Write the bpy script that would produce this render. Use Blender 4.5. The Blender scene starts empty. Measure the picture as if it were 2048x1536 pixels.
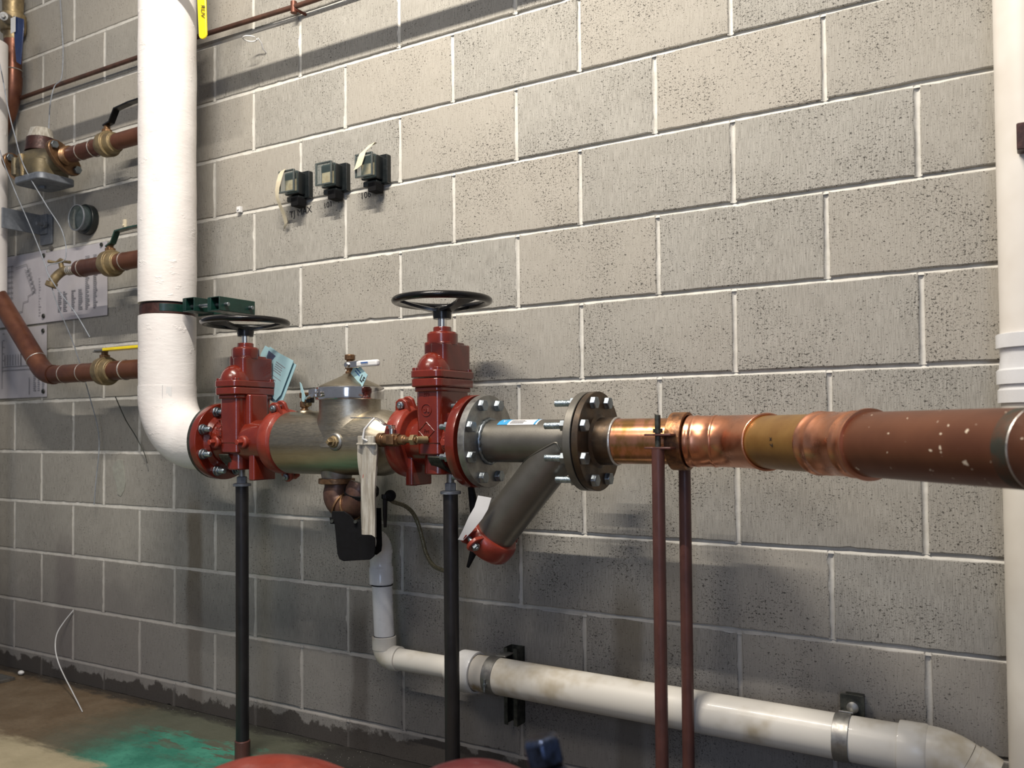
import bpy, bmesh, math, random
from mathutils import Vector, Matrix, noise
random.seed(7)
S = bpy.context.scene
COL = S.collection
PI = math.pi
V = Vector

# ------------------------------------------------------------ camera, light, exposure
cam_d = bpy.data.cameras.new('camera')
cam = bpy.data.objects.new('camera', cam_d)
COL.objects.link(cam)
S.camera = cam
cam_d.sensor_fit = 'HORIZONTAL'
cam_d.sensor_width = 36.0
cam_d.lens = 36.0 * 1759.436 / 2048
cam_d.shift_y = 46.35 / 2048
cam_d.clip_start = 0.05
cam_d.dof.use_dof = True
cam_d.dof.focus_distance = 2.3
cam_d.dof.aperture_fstop = 5.0
R_ = Matrix(((0.8560558, 0.51680326, -0.00910265),
             (-0.01997214, 0.01547498, -0.99968077),
             (-0.51649742, 0.85596432, 0.02356911)))
right, down, fwd = V(R_[0]), V(R_[1]), V(R_[2])
m = Matrix.Identity(4)
for i in range(3):
    m[i][0] = right[i]; m[i][1] = -down[i]; m[i][2] = -fwd[i]
m.translation = V((2.44878, -2.06659, 0.97540))
cam.matrix_world = m

w = bpy.data.worlds.new('world'); S.world = w; w.use_nodes = True
bg = w.node_tree.nodes['Background']
bg.inputs[0].default_value = (0.64, 0.68, 0.80, 1); bg.inputs[1].default_value = 0.24


def area(name, loc, target, sx, sy, power, color):
    d = bpy.data.lights.new(name, 'AREA'); d.shape = 'RECTANGLE'
    d.size = sx; d.size_y = sy; d.energy = power; d.color = color
    o = bpy.data.objects.new(name, d); COL.objects.link(o)
    o.location = loc
    o.rotation_euler = (V(target) - V(loc)).to_track_quat('-Z', 'Y').to_euler()
    return o


tube_light = area('ceiling_tube_light', (1.35, -1.50, 3.29), (1.35, 0.0, 1.65), 1.22, 0.016, 90, (1.0, 0.915, 0.80))
far_light = area('second_ceiling_light', (1.0, -2.9, 3.1), (0.9, 0.0, 1.0), 1.22, 0.6, 25, (1.0, 0.90, 0.78))
door_light = area('doorway_daylight', (3.3, -4.6, 1.5), (1.0, 0.0, 0.8), 0.9, 2.0, 26, (0.58, 0.72, 1.0))

S.view_settings.view_transform = 'Standard'
S.view_settings.look = 'None'
S.view_settings.gamma = 1
S.view_settings.use_curve_mapping = False
S.view_settings.exposure = 0.2


# ------------------------------------------------------------ node materials
class NT:
    def __init__(s, name):
        s.m = bpy.data.materials.new(name); s.m.use_nodes = True
        s.t = s.m.node_tree
        s.p = s.t.nodes['Principled BSDF']
        s.co = None

    def n(s, typ, ins=None, **attrs):
        nd = s.t.nodes.new(typ)
        for k, v in attrs.items(): setattr(nd, k, v)
        for k, v in (ins or {}).items():
            sock = nd.inputs[k]
            if isinstance(v, bpy.types.NodeSocket): s.t.links.new(v, sock)
            else: sock.default_value = v
        return nd

    def coord(s, scale=(1, 1, 1)):
        if s.co is None: s.co = s.n('ShaderNodeTexCoord').outputs['Object']
        return s.n('ShaderNodeMapping', {'Vector': s.co, 'Scale': scale}).outputs[0]

    def noise(s, scale, detail=3, rough=.55, vs=(1, 1, 1)):
        return s.n('ShaderNodeTexNoise', {'Vector': s.coord(vs), 'Scale': scale, 'Detail': detail, 'Roughness': rough}).outputs['Fac']

    def ramp(s, fac, a, b, lo=0.0, hi=1.0):
        return s.n('ShaderNodeMapRange', {'Value': fac, 'From Min': a, 'From Max': b, 'To Min': lo, 'To Max': hi}, interpolation_type='SMOOTHSTEP').outputs[0]

    def math(s, op, a, b=0.0, clamp=False):
        nd = s.n('ShaderNodeMath', {0: a, 1: b}, operation=op); nd.use_clamp = clamp
        return nd.outputs[0]

    def mix(s, fac, a, b):
        nd = s.n('ShaderNodeMix', data_type='RGBA')
        for idx, v in ((0, fac), (6, a), (7, b)):
            sock = nd.inputs[idx]
            if isinstance(v, bpy.types.NodeSocket): s.t.links.new(v, sock)
            else: sock.default_value = v if idx == 0 else (tuple(v) + (1,) if len(v) == 3 else v)
        return nd.outputs[2]

    def set(s, **kw):
        for k, v in kw.items():
            sock = s.p.inputs[k.replace('_', ' ')]
            if isinstance(v, bpy.types.NodeSocket): s.t.links.new(v, sock)
            else: sock.default_value = tuple(v) + (1,) if isinstance(v, (tuple, list)) and len(v) == 3 and sock.type == 'RGBA' else v
        return s

    def bump(s, h, strength=.3, dist=.002):
        s.t.links.new(s.n('ShaderNodeBump', {'Height': h, 'Strength': strength, 'Distance': dist}).outputs[0], s.p.inputs['Normal'])
        return s


def simple(name, c, c2=None, rough=.5, metal=0., scale=30, vs=(1, 1, 1), bump=0., bs=120, coat=0., lo=.35, hi=.65, rvar=.08):
    t = NT(name)
    c2 = c2 or tuple(x * .8 for x in c)
    f = t.noise(scale, 4, .6, vs)
    t.set(Base_Color=t.mix(t.ramp(f, lo, hi), c2, c), Metallic=metal,
          Roughness=t.ramp(t.noise(scale * 2.3, 3), .3, .7, max(0, rough - rvar), rough + rvar))
    if coat: t.set(Coat_Weight=coat, Coat_Roughness=.08)
    if bump: t.bump(t.noise(bs, 3), bump, .002)
    return t.m


M = {}
M['red'] = simple('red_enamel', (.160, .018, .008), (.125, .013, .007), .22, 0, 14, coat=.5, bump=.12, bs=260, rvar=.05)
M['red_dull'] = simple('orange_red_paint', (.245, .032, .017), (.19, .024, .013), .36, 0, 20, coat=.2, bump=.15, bs=200)
M['black_gloss'] = simple('black_enamel', (.006, .006, .007), (.004, .004, .004), .22, 0, 20, coat=.0, bump=.06, bs=160, rvar=.04)
M['black_gloss'].node_tree.nodes['Principled BSDF'].inputs['Specular IOR Level'].default_value = .35
M['black_pipe'] = simple('black_steel_pipe', (.008, .008, .010), (.020, .018, .018), .42, .2, 14, vs=(1, 1, .4), lo=.3, hi=.75)
M['black_rubber'] = simple('black_rubber', (.004, .004, .005), None, .75)
M['black_rubber'].node_tree.nodes['Principled BSDF'].inputs['Specular IOR Level'].default_value = .2
M['zinc'] = simple('zinc_plate', (.32, .36, .39), (.24, .27, .30), .42, 1., 60)
M['stud'] = simple('threaded_zinc', (.50, .60, .66), (.30, .36, .40), .3, 1., 60, bump=.5, bs=500)
M['steel_dull'] = simple('dull_steel', (.36, .36, .34), (.26, .25, .24), .45, .9, 30)
M['chrome'] = simple('polished_steel', (.72, .70, .68), (.60, .58, .56), .12, 1., 20, rvar=.03)
M['brass'] = simple('aged_brass', (.34, .26, .14), (.20, .15, .085), .50, .6, 26, bump=.2, bs=120)
M['bronze'] = simple('cast_bronze', (.27, .155, .08), (.15, .085, .045), .40, .75, 30, bump=.2, bs=150)
M['copper_old'] = simple('tarnished_copper', (.20, .080, .045), (.12, .045, .030), .42, .55, 9, bump=.04, bs=60)
M['copper_new'] = simple('bright_copper', (.80, .38, .23), (.68, .29, .165), .31, 1., 10, bump=.01, bs=30)
M['solder'] = simple('solder', (.62, .60, .56), (.5, .48, .45), .35, .8, 60, bump=.6, bs=120)
M['pvc'] = simple('grey_white_pvc', (.60, .58, .53), (.38, .33, .24), .42, 0, 6, lo=.30, hi=.52, coat=.1)
M['pvc_new'] = simple('white_pvc', (.70, .71, .72), (.62, .62, .62), .28, 0, 9, coat=.2)
M['paper'] = simple('white_paper', (.72, .72, .72), (.64, .64, .63), .7, 0, 8)
M['blue_paper'] = simple('light_blue_paper', (.33, .52, .57), (.29, .47, .52), .7, 0, 10)
M['ink'] = simple('black_ink', (.015, .015, .018), None, .6)
M['grey_ink'] = simple('grey_print', (.24, .24, .26), None, .7)
M['blue_ink'] = simple('blue_print', (.02, .10, .35), None, .6)
M['tape'] = simple('masking_tape', (.72, .65, .48), (.62, .55, .40), .55, 0, 30)
M['green'] = simple('dark_green_paint', (.005, .034, .025), (.003, .022, .017), .38, 0, 30, coat=.1)
M['green_lever'] = simple('green_lever_coating', (.02, .06, .045), None, .35)
M['yellow'] = simple('yellow_vinyl', (.92, .74, .02), (.85, .64, .01), .38, 0, 20, coat=.2)
M['navy'] = simple('navy_vinyl', (.018, .035, .11), None, .4, coat=.2)
M['brown_paint'] = simple('brown_primer', (.105, .040, .032), (.075, .030, .026), .42, .1, 20, vs=(1, 1, .5))
M['strut'] = simple('galvanised_dark', (.075, .078, .065), (.035, .037, .033), .5, .6, 60)
M['dark_plastic'] = simple('dark_grey_plastic', (.007, .010, .011), None, .35)
M['cream_card'] = simple('cream_label', (.55, .49, .32), (.46, .38, .22), .6, 0, 60)
M['grout'] = simple('trowelled_patch', (.34, .345, .30), (.29, .29, .255), .8, 0, 40)
M['grey_paint'] = simple('grey_painted_steel', (.20, .22, .25), (.14, .155, .18), .45, .3, 30)
M['rust'] = simple('rusty_coupling', (.060, .022, .018), (.035, .014, .012), .5, .3, 50, bump=.3)
M['pouch_red'] = simple('red_marker', (.5, .05, .04), None, .6)


def mat_glass(name, col, alpha):
    t = NT(name)
    t.set(Base_Color=col, Roughness=.08, Alpha=alpha, IOR=1.45)
    return t.m


M['clear_cover'] = mat_glass('clear_plastic_cover', (.10, .14, .14), .30)
M['smoked_cover'] = mat_glass('smoked_glass', (.05, .07, .07), .55)


def mat_tank():
    t = NT('brushed_stainless')
    f = t.noise(3.0, 4, .6, (1, 1, 1)); g = t.noise(16, 3, .6, (.4, 6, 6))
    c = t.mix(t.ramp(f, .3, .7), (.34, .30, .23), (.46, .42, .34))
    c = t.mix(t.ramp(g, .45, .7, 0, .35), c, (.25, .20, .13))
    t.set(Base_Color=c, Metallic=1., Roughness=t.ramp(t.noise(60, 3, .6, (1, 8, 8)), .3, .7, .33, .45))
    t.bump(t.noise(220, 2, .5, (1, 6, 6)), .05, .001)
    return t.m


M['tank'] = mat_tank()


def mat_strainer():
    t = NT('grey_coated_steel')
    c = t.mix(t.ramp(t.noise(12, 4), .3, .7), (.175, .165, .145), (.23, .22, .195))
    t.set(Base_Color=c, Metallic=.85, Roughness=.42)
    t.bump(t.noise(300, 2), .12, .001)
    return t.m


M['strainer'] = mat_strainer()


def mat_copper_tinted():
    t = NT('copper_with_heat_tint')
    f = t.noise(9, 4, .6, (3, 1, 1)); g = t.noise(22, 3, .6, (2, 1, 1))
    c = t.mix(t.ramp(f, .40, .60), (.56, .27, .13), (.70, .32, .20))
    c = t.mix(t.ramp(g, .44, .64, 0, .8), c, (.36, .20, .06))
    t.set(Base_Color=c, Metallic=.95, Roughness=.24)
    t.bump(t.noise(40, 3), .04, .001)
    return t.m


M['copper_tint'] = mat_copper_tinted()


def mat_copper_flux():
    t = NT('ochre_stained_copper')
    f = t.noise(10, 4, .6)
    c = t.mix(t.ramp(f, .35, .65), (.27, .135, .040), (.36, .20, .060))
    t.set(Base_Color=c, Metallic=.6, Roughness=.36)
    return t.m


M['copper_ochre'] = mat_copper_flux()


def mat_copper_big():
    t = NT('brown_copper_with_specks')
    f = t.noise(7, 4, .6)
    c = t.mix(t.ramp(f, .3, .7), (.135, .050, .027), (.185, .072, .038))
    sp = t.ramp(t.noise(95, 2, .5, (.7, .7, 1)), .70, .72)
    c = t.mix(sp, c, (.62, .52, .40))
    t.set(Base_Color=c, Metallic=t.math('SUBTRACT', .55, sp), Roughness=.38)
    t.bump(t.noise(30, 3), .04, .001)
    return t.m


M['copper_big'] = mat_copper_big()
M['verdigris'] = simple('green_patina', (.055, .055, .042), (.10, .050, .030), .5, .5, 20, lo=.42, hi=.6)


def mat_insulation():
    t = NT('white_foam_jacket')
    c = t.mix(t.ramp(t.noise(7, 4), .3, .75), (.74, .70, .68), (.83, .81, .79))
    t.set(Base_Color=c, Roughness=.62)
    h = t.math('ADD', t.noise(40, 3, .5, (1, 1, 3)), t.ramp(t.noise(14, 4, .6, (1, 1, 2)), .60, .78, 0, 3))
    t.bump(h, .28, .003)
    return t.m


M['insulation'] = mat_insulation()


def mat_pouch():
    t = NT('cloudy_plastic_pouch')
    c = t.mix(t.ramp(t.noise(14, 4, .6, (6, 6, .7)), .35, .65), (.30, .27, .22), (.50, .48, .42))
    t.set(Base_Color=c, Roughness=.28, Coat_Weight=.4)
    t.bump(t.noise(12, 4, .6, (7, 7, .6)), .6, .006)
    return t.m


M['pouch'] = mat_pouch()


def mat_hose():
    t = NT('braided_hose')
    wv = t.n('ShaderNodeTexVoronoi', {'Vector': t.coord(), 'Scale': 420.0}).outputs['Distance']
    t.set(Base_Color=t.mix(t.ramp(wv, .1, .6), (.22, .20, .13), (.085, .078, .05)), Roughness=.4, Metallic=.5)
    t.bump(wv, .5, .001)
    return t.m


M['hose'] = mat_hose()


def mat_block():
    t = NT('split_concrete_block')
    tone = t.n('ShaderNodeAttribute', attribute_name='tone').outputs['Fac']
    sx = t.n('ShaderNodeSeparateXYZ', {0: t.n('ShaderNodeTexCoord').outputs['Object']})
    x, z = sx.outputs[0], sx.outputs[2]
    big = t.noise(2.2, 4, .6); mid = t.noise(14, 4, .65)
    stri = t.noise(1.0, 3, .6, (560, 560, 26)); stri2 = t.noise(1.0, 2, .5, (190, 190, 8))
    fine = t.noise(320, 3, .7)
    c = t.mix(t.ramp(big, .3, .7), (.290, .280, .250), (.340, .330, .298))
    c = t.mix(t.ramp(mid, .35, .7, 0, .5), c, (.255, .244, .215))
    c = t.mix(t.ramp(stri, .38, .66, 0, .55), c, (.45, .432, .395))
    c = t.mix(t.ramp(stri, .50, .34, 0, .45), c, (.20, .19, .17))
    c = t.mix(t.ramp(stri2, .5, .75, 0, .22), c, (.225, .215, .19))
    c = t.mix(t.ramp(tone, 0, 1, 0, .5), c, t.mix(tone, (.235, .222, .195), (.41, .375, .32)))
    # pits, gathered in clusters
    clus = t.ramp(t.noise(5.0, 3, .6), .30, .66)
    dens = t.ramp(x, -.4, 1.6, .55, 1.0)
    p1 = t.noise(135, 3, .62, (1, 1, 1.5)); p2 = t.noise(300, 2, .6, (1, 1, 1.25))
    thr = t.math('SUBTRACT', .672, t.math('MULTIPLY', t.math('MULTIPLY', clus, dens), .090))
    pit = t.math('MULTIPLY', t.math('SUBTRACT', p1, thr), 26, True)
    pit2 = t.math('MULTIPLY', t.math('SUBTRACT', p2, t.math('ADD', thr, .012)), 20, True)
    pits = t.math('MAXIMUM', pit, t.math('MULTIPLY', pit2, .8))
    c = t.mix(t.math('MULTIPLY', pits, .88), c, (.050, .046, .040))
    # drip stains with their own shape
    wob = t.math('MULTIPLY', t.math('SUBTRACT', t.noise(5, 3), .5), .05)
    for x0, wd, ztop, zbot, col, amt in ((-.10, .040, .80, -.2, (.115, .085, .045), .62), (.655, .036, .52, -.2, (.085, .070, .045), .75),
                                         (1.535, .040, .62, -.2, (.12, .095, .05), .60), (1.28, .03, .24, -.2, (.10, .085, .06), .5),
                                         (.33, .035, .30, -.2, (.12, .11, .09), .4), (-.86, .07, .62, -.2, (.13, .11, .11), .45),
                                         (.92, .05, .80, .52, (.17, .15, .10), .5), (2.02, .06, .46, -.2, (.20, .17, .12), .4)):
        d = t.math('ABSOLUTE', t.math('SUBTRACT', t.math('ADD', x, wob), x0))
        mk = t.math('MULTIPLY', t.ramp(d, wd * .55, wd * 1.3, amt, 0), t.ramp(z, ztop - .16, ztop, 1, 0))
        if zbot > 0: mk = t.math('MULTIPLY', mk, t.ramp(z, zbot, zbot + .1))
        c = t.mix(mk, c, col)
    # dim light on the lower courses put into the colour; damp tide line
    low_shade = t.ramp(t.math('ADD', z, t.math('MULTIPLY', t.math('SUBTRACT', big, .5), .5)), .25, .66, .60, 0)
    c = t.mix(low_shade, c, (.105, .098, .102))
    edge = t.math('ADD', .045, t.math('MULTIPLY', t.math('SUBTRACT', t.noise(9, 5, .65), .5), .16))
    tide = t.ramp(t.math('SUBTRACT', z, t.math('ADD', edge, t.ramp(x, .2, 1.0, 0, .03))), 0, .012, .88, 0)
    c = t.mix(tide, c, (.042, .036, .032))
    # ochre bloom by the big copper line
    t.set(Base_Color=c, Roughness=.92, Specular_IOR_Level=.2)
    h = t.math('SUBTRACT', t.math('ADD', t.math('MULTIPLY', stri, .5), t.math('MULTIPLY', fine, .35)), t.math('MULTIPLY', pits, 1.6))
    t.bump(h, .75, .0022)
    return t.m


def mat_mortar():
    t = NT('pale_mortar')
    c = t.mix(t.ramp(t.noise(26, 4, .65), .3, .7), (.50, .485, .44), (.62, .605, .56))
    sx = t.n('ShaderNodeSeparateXYZ', {0: t.n('ShaderNodeTexCoord').outputs['Object']})
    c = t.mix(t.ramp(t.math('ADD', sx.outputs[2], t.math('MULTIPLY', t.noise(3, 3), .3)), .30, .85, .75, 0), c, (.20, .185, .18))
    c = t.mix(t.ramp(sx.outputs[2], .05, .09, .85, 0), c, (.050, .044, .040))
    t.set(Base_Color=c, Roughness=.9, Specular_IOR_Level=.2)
    t.bump(t.noise(160, 3, .7), .5, .0015)
    return t.m


def mat_floor():
    t = NT('stained_concrete_floor')
    sx = t.n('ShaderNodeSeparateXYZ', {0: t.n('ShaderNodeTexCoord').outputs['Object']})
    x, y = sx.outputs[0], sx.outputs[1]
    nb = t.noise(5, 5, .65); nm = t.noise(16, 5, .7, (.6, 1.6, 1)); nf = t.noise(70, 4, .7)
    off = t.math('MULTIPLY', t.math('SUBTRACT', nm, .5), .22)
    c = t.mix(t.ramp(nb, .3, .7), (.125, .085, .048), (.17, .125, .078))
    c = t.mix(t.ramp(nf, .4, .7, 0, .4), c, (.085, .068, .045))
    # olive grey zone drying toward the drain
    c = t.mix(t.math('MULTIPLY', t.ramp(t.math('ADD', x, off), -.45, -.15, 0, .8), t.ramp(y, -.6, -.35)), c, (.075, .092, .068))
    # teal spill
    te = t.math('MULTIPLY', t.ramp(t.math('ADD', x, off), -.20, .05), t.ramp(t.math('ADD', x, off), .50, .62, 1, 0))
    te = t.math('MULTIPLY', te, t.ramp(t.math('SUBTRACT', y, t.math('MULTIPLY', off, .9)), -.20, -.15, 1, 0))
    brk = t.ramp(t.noise(11, 5, .7, (.5, 1.8, 1)), .43, .49)
    solid = t.ramp(t.math('ADD', y, off), -.36, -.22, 1, 0)
    te = t.math('MULTIPLY', te, t.math('MAXIMUM', brk, solid))
    tc = t.mix(t.ramp(nb, .3, .7), (.022, .15, .105), (.060, .27, .19))
    tc = t.mix(t.ramp(nf, .55, .7, 0, .8), tc, (.02, .09, .08))
    c = t.mix(te, c, tc)
    # pale dry patch at front
    pd = t.math('ADD', t.math('ADD', y, t.math('MULTIPLY', off, .5)), t.math('MULTIPLY', t.ramp(x, -.3, .35), .0))
    pale = t.math('MULTIPLY', t.ramp(pd, -.50, -.44, 1, 0), t.ramp(t.math('ADD', x, t.math('MULTIPLY', off, .5)), .05, .12, 1, 0))
    c = t.mix(pale, c, t.mix(t.ramp(nb, .3, .7), (.36, .31, .20), (.43, .37, .245)))
    # dark silt along the wall to the right, with pale grit
    dk = t.math('MULTIPLY', t.ramp(t.math('ADD', x, off), .42, .60), t.ramp(y, -.7, -.3))
    dk = t.math('MAXIMUM', dk, t.math('MULTIPLY', t.ramp(t.math('ADD', y, t.math('MULTIPLY', off, .6)), -.07, -.02), .85))
    c = t.mix(dk, c, (.022, .020, .018))
    grit = t.math('MULTIPLY', t.ramp(t.noise(150, 2, .5), .70, .73), dk)
    c = t.mix(grit, c, (.42, .42, .38))
    t.set(Base_Color=c, Roughness=t.ramp(nb, .3, .7, .45, .8))
    t.bump(t.math('ADD', nf, nm), .35, .004)
    return t.m


M['block'] = mat_block(); M['mortar'] = mat_mortar(); M['floor'] = mat_floor()

# ------------------------------------------------------------ mesh builder
OFF = {}


def frame(axis):
    a = V(axis).normalized()
    up = V((0, 0, 1)) if abs(a.z) < .95 else V((0, 1, 0))
    u = up.cross(a).normalized(); v = a.cross(u)
    return a, u, v


class MB:
    def __init__(s): s.v = []; s.f = []

    def add(s, vs, fs):
        b = len(s.v); s.v += [V(p) for p in vs]; s.f += [tuple(b + i for i in f) for f in fs]
        return s

    def xf(s, mat):
        s.v = [mat @ p for p in s.v]; return s

    def box(s, c, d, rot=None, axes=None):
        c = V(c); h = V(d) / 2
        if axes: A = [V(a) for a in axes]
        else:
            Rm = rot if rot is not None else Matrix.Identity(3)
            A = [Rm @ V((1, 0, 0)), Rm @ V((0, 1, 0)), Rm @ V((0, 0, 1))]
        vs = [c + A[0] * h.x * i + A[1] * h.y * j + A[2] * h.z * k for i in (-1, 1) for j in (-1, 1) for k in (-1, 1)]
        fs = [(0, 1, 3, 2), (4, 6, 7, 5), (0, 4, 5, 1), (2, 3, 7, 6), (0, 2, 6, 4), (1, 5, 7, 3)]
        return s.add(vs, fs)

    def rev(s, prof, o, axis, n=40, close=False, a0=0.0, arc=2 * PI):
        """prof: (t along axis, radius)"""
        a, u, v = frame(axis); o = V(o); vs = []; fs = []
        full = arc > 6.28
        m_ = n if full else n + 1
        for t_, r in prof:
            for i in range(m_):
                g = a0 + arc * i / n
                vs.append(o + a * t_ + (u * math.cos(g) + v * math.sin(g)) * r)
        L = len(prof)
        rng = range(L if close else L - 1)
        for k in rng:
            k2 = (k + 1) % L
            for i in range(n if full else n):
                j = (i + 1) % m_ if full else i + 1
                fs.append((k * m_ + i, k * m_ + j, k2 * m_ + j, k2 * m_ + i))
        if not close and full:
            if prof[0][1] > 1e-6: fs.append(tuple(range(m_))[::-1])
            if prof[-1][1] > 1e-6: fs.append(tuple((L - 1) * m_ + i for i in range(m_)))
        if close and not full:
            fs.append(tuple(k * m_ for k in range(L))); fs.append(tuple(k * m_ + n for k in range(L))[::-1])
        return s.add(vs, fs)

    def cyl(s, p0, p1, r0, r1=None, n=32):
        p0, p1 = V(p0), V(p1); r1 = r0 if r1 is None else r1
        return s.rev([(0, r0), ((p1 - p0).length, r1)], p0, p1 - p0, n)

    def ring(s, c, axis, ro, ri, wdt, n=40, a0=0.0, arc=2 * PI):
        h = wdt / 2
        return s.rev([(-h, ri), (-h, ro), (h, ro), (h, ri)], c, axis, n, True, a0, arc)

    def torus(s, c, axis, R, r, n=48, k=10):
        return s.rev([(r * math.sin(2 * PI * i / k), R + r * math.cos(2 * PI * i / k)) for i in range(k)], c, axis, n, True)

    def tube(s, pts, r, n=12, closed=False, cap=True, sq=None):
        pts = [V(p) for p in pts]; L = len(pts)
        rs = r if isinstance(r, (list, tuple)) else [r] * L
        tans = []
        for i in range(L):
            if closed: d = pts[(i + 1) % L] - pts[i - 1]
            else: d = pts[min(i + 1, L - 1)] - pts[max(i - 1, 0)]
            tans.append(d.normalized())
        a, u, v = frame(tans[0]); vs = []; fs = []
        for i in range(L):
            if i:
                u = (u - tans[i] * u.dot(tans[i])).normalized()
            v = tans[i].cross(u)
            for j in range(n):
                g = 2 * PI * j / n
                vs.append(pts[i] + u * math.cos(g) * rs[i] + v * math.sin(g) * rs[i] * (sq or 1))
        for i in range(L if closed else L - 1):
            k = (i + 1) % L
            for j in range(n):
                q = (j + 1) % n
                fs.append((i * n + j, i * n + q, k * n + q, k * n + j))
        if cap and not closed:
            fs.append(tuple(range(n))[::-1]); fs.append(tuple((L - 1) * n + j for j in range(n)))
        return s.add(vs, fs)

    def elbow(s, p0, pc, p1, r, n=28, steps=14):
        """pipe that runs p0 -> pc -> p1, rounded as an arc tangent at p0 and p1"""
        p0, pc, p1 = V(p0), V(pc), V(p1)
        pts = [p0 * (1 - t) ** 2 + pc * 2 * t * (1 - t) + p1 * t * t for t in [i / steps for i in range(steps + 1)]]
        # true arc
        d0 = (p0 - pc).normalized(); d1 = (p1 - pc).normalized(); L = (p0 - pc).length
        ang = d0.angle(d1); bis = (d0 + d1).normalized()
        cen = pc + bis * (L / math.cos(ang / 2)); R = L * math.tan(ang / 2)
        e0 = (p0 - cen).normalized(); nrm = d0.cross(d1).normalized(); tot = PI - ang
        pts = []
        for i in range(steps + 1):
            q = Matrix.Rotation(-tot * i / steps, 3, nrm)
            pts.append(cen + (q @ e0) * R)
        if (pts[-1] - p1).length > 1e-3:
            pts = [cen + (Matrix.Rotation(tot * i / steps, 3, nrm) @ e0) * R for i in range(steps + 1)]
        return s.tube(pts, r, n)

    def prism(s, poly, o, u, v, wv):
        """poly 2-D in (u,v), extruded by vector wv"""
        o, u, v, wv = V(o), V(u), V(v), V(wv); n = len(poly)
        vs = [o + u * a + v * b for a, b in poly] + [o + u * a + v * b + wv for a, b in poly]
        fs = [tuple(range(n))[::-1], tuple(range(n, 2 * n))] + [(i, (i + 1) % n, n + (i + 1) % n, n + i) for i in range(n)]
        return s.add(vs, fs)

    def ball(s, c, r, sc=(1, 1, 1), n=24, k=12, lo=-PI / 2, hi=PI / 2):
        prof = [(math.sin(lo + (hi - lo) * i / k) * r, max(1e-5, math.cos(lo + (hi - lo) * i / k) * r)) for i in range(k + 1)]
        t_ = MB().rev(prof, (0, 0, 0), (0, 0, 1), n)
        return s.add([V((p.x * sc[0], p.y * sc[1], p.z * sc[2])) + V(c) for p in t_.v], t_.f)

    def rbox(s, c, d, r, axis='z', n=6):
        """box with its four edges along axis rounded (radius r)"""
        c = V(c)
        ax = {'x': (V((0, 1, 0)), V((0, 0, 1)), V((1, 0, 0)), d[1], d[2], d[0]),
              'y': (V((1, 0, 0)), V((0, 0, 1)), V((0, 1, 0)), d[0], d[2], d[1]),
              'z': (V((1, 0, 0)), V((0, 1, 0)), V((0, 0, 1)), d[0], d[1], d[2])}[axis]
        u, v, w_, a, b, h = ax; a /= 2; b /= 2; poly = []
        for q, (sx, sy) in enumerate(((1, 1), (-1, 1), (-1, -1), (1, -1))):
            for i in range(n + 1):
                g = PI / 2 * (q + i / n)
                poly.append((sx * (a - r) + r * math.cos(g), sy * (b - r) + r * math.sin(g)))
        return s.prism(poly, c - w_ * h / 2, u, v, w_ * h)

    def build(s, name, material, parent=None, bevel=0., smooth=True, ang=38, seg=2, sub=0, origin=None):
        off = V((0, 0, 0)) if parent is None else OFF[parent.name]
        if parent is None and origin is not None: off = V(origin)
        me = bpy.data.meshes.new(name)
        me.from_pydata([p - off for p in s.v], [], s.f); me.validate()
        bm = bmesh.new(); bm.from_mesh(me)
        bmesh.ops.recalc_face_normals(bm, faces=bm.faces); bm.to_mesh(me); bm.free()
        me.materials.append(material)
        if smooth:
            me.polygons.foreach_set('use_smooth', [True] * len(me.polygons))
            me.set_sharp_from_angle(angle=math.radians(ang))
        o = bpy.data.objects.new(name, me); COL.objects.link(o)
        if parent is None:
            o.location = off; OFF[o.name] = off
        else:
            o.parent = parent; OFF[o.name] = off
        if bevel:
            b = o.modifiers.new('bevel', 'BEVEL'); b.width = bevel; b.segments = seg; b.limit_method = 'ANGLE'; b.angle_limit = math.radians(35)
            b.harden_normals = False
        if sub:
            q = o.modifiers.new('sub', 'SUBSURF'); q.levels = sub; q.render_levels = sub
        return o


def tag(o, label=None, cat=None, group=None, kind=None):
    if label: o['label'] = label
    if cat: o['category'] = cat
    if group: o['group'] = group
    if kind: o['kind'] = kind
    return o


def thing(name, label, cat, loc, group=None):
    o = bpy.data.objects.new(name, None); COL.objects.link(o)
    o.empty_display_size = .05; o.location = loc
    OFF[o.name] = V(loc)
    return tag(o, label, cat, group)


def text(name, body, size, o, u, v, material, parent, thick=.0004, shear=0., align='CENTER', bold=0.):
    """flat lettering: baseline through o, running along u with up v"""
    cu = bpy.data.curves.new(name, 'FONT'); cu.body = body; cu.size = size; cu.align_x = align; cu.shear = shear
    cu.offset = bold; cu.extrude = thick; cu.resolution_u = 3
    tmp = bpy.data.objects.new(name + '_tmp', cu); COL.objects.link(tmp)
    dg = bpy.context.evaluated_depsgraph_get(); dg.update()
    me = bpy.data.meshes.new_from_object(tmp.evaluated_get(dg))
    bpy.data.objects.remove(tmp)
    u, v = V(u).normalized(), V(v).normalized(); w_ = u.cross(v); off = OFF[parent.name]
    for p in me.vertices: p.co = V(o) + u * p.co.x + v * p.co.y + w_ * p.co.z - off
    me.materials.clear(); me.materials.append(material)
    ob = bpy.data.objects.new(name, me); COL.objects.link(ob); ob.parent = parent; OFF[ob.name] = off
    return ob


def stroke(mb, pts, r):
    return mb.tube(pts, r, 6)


X, Y, Z = V((1, 0, 0)), V((0, 1, 0)), V((0, 0, 1))
PY, PZ = -.23, .943          # axis of the main run


def boxd(m_, c, d, axes=None): return m_.box(c, d, axes=axes)


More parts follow.
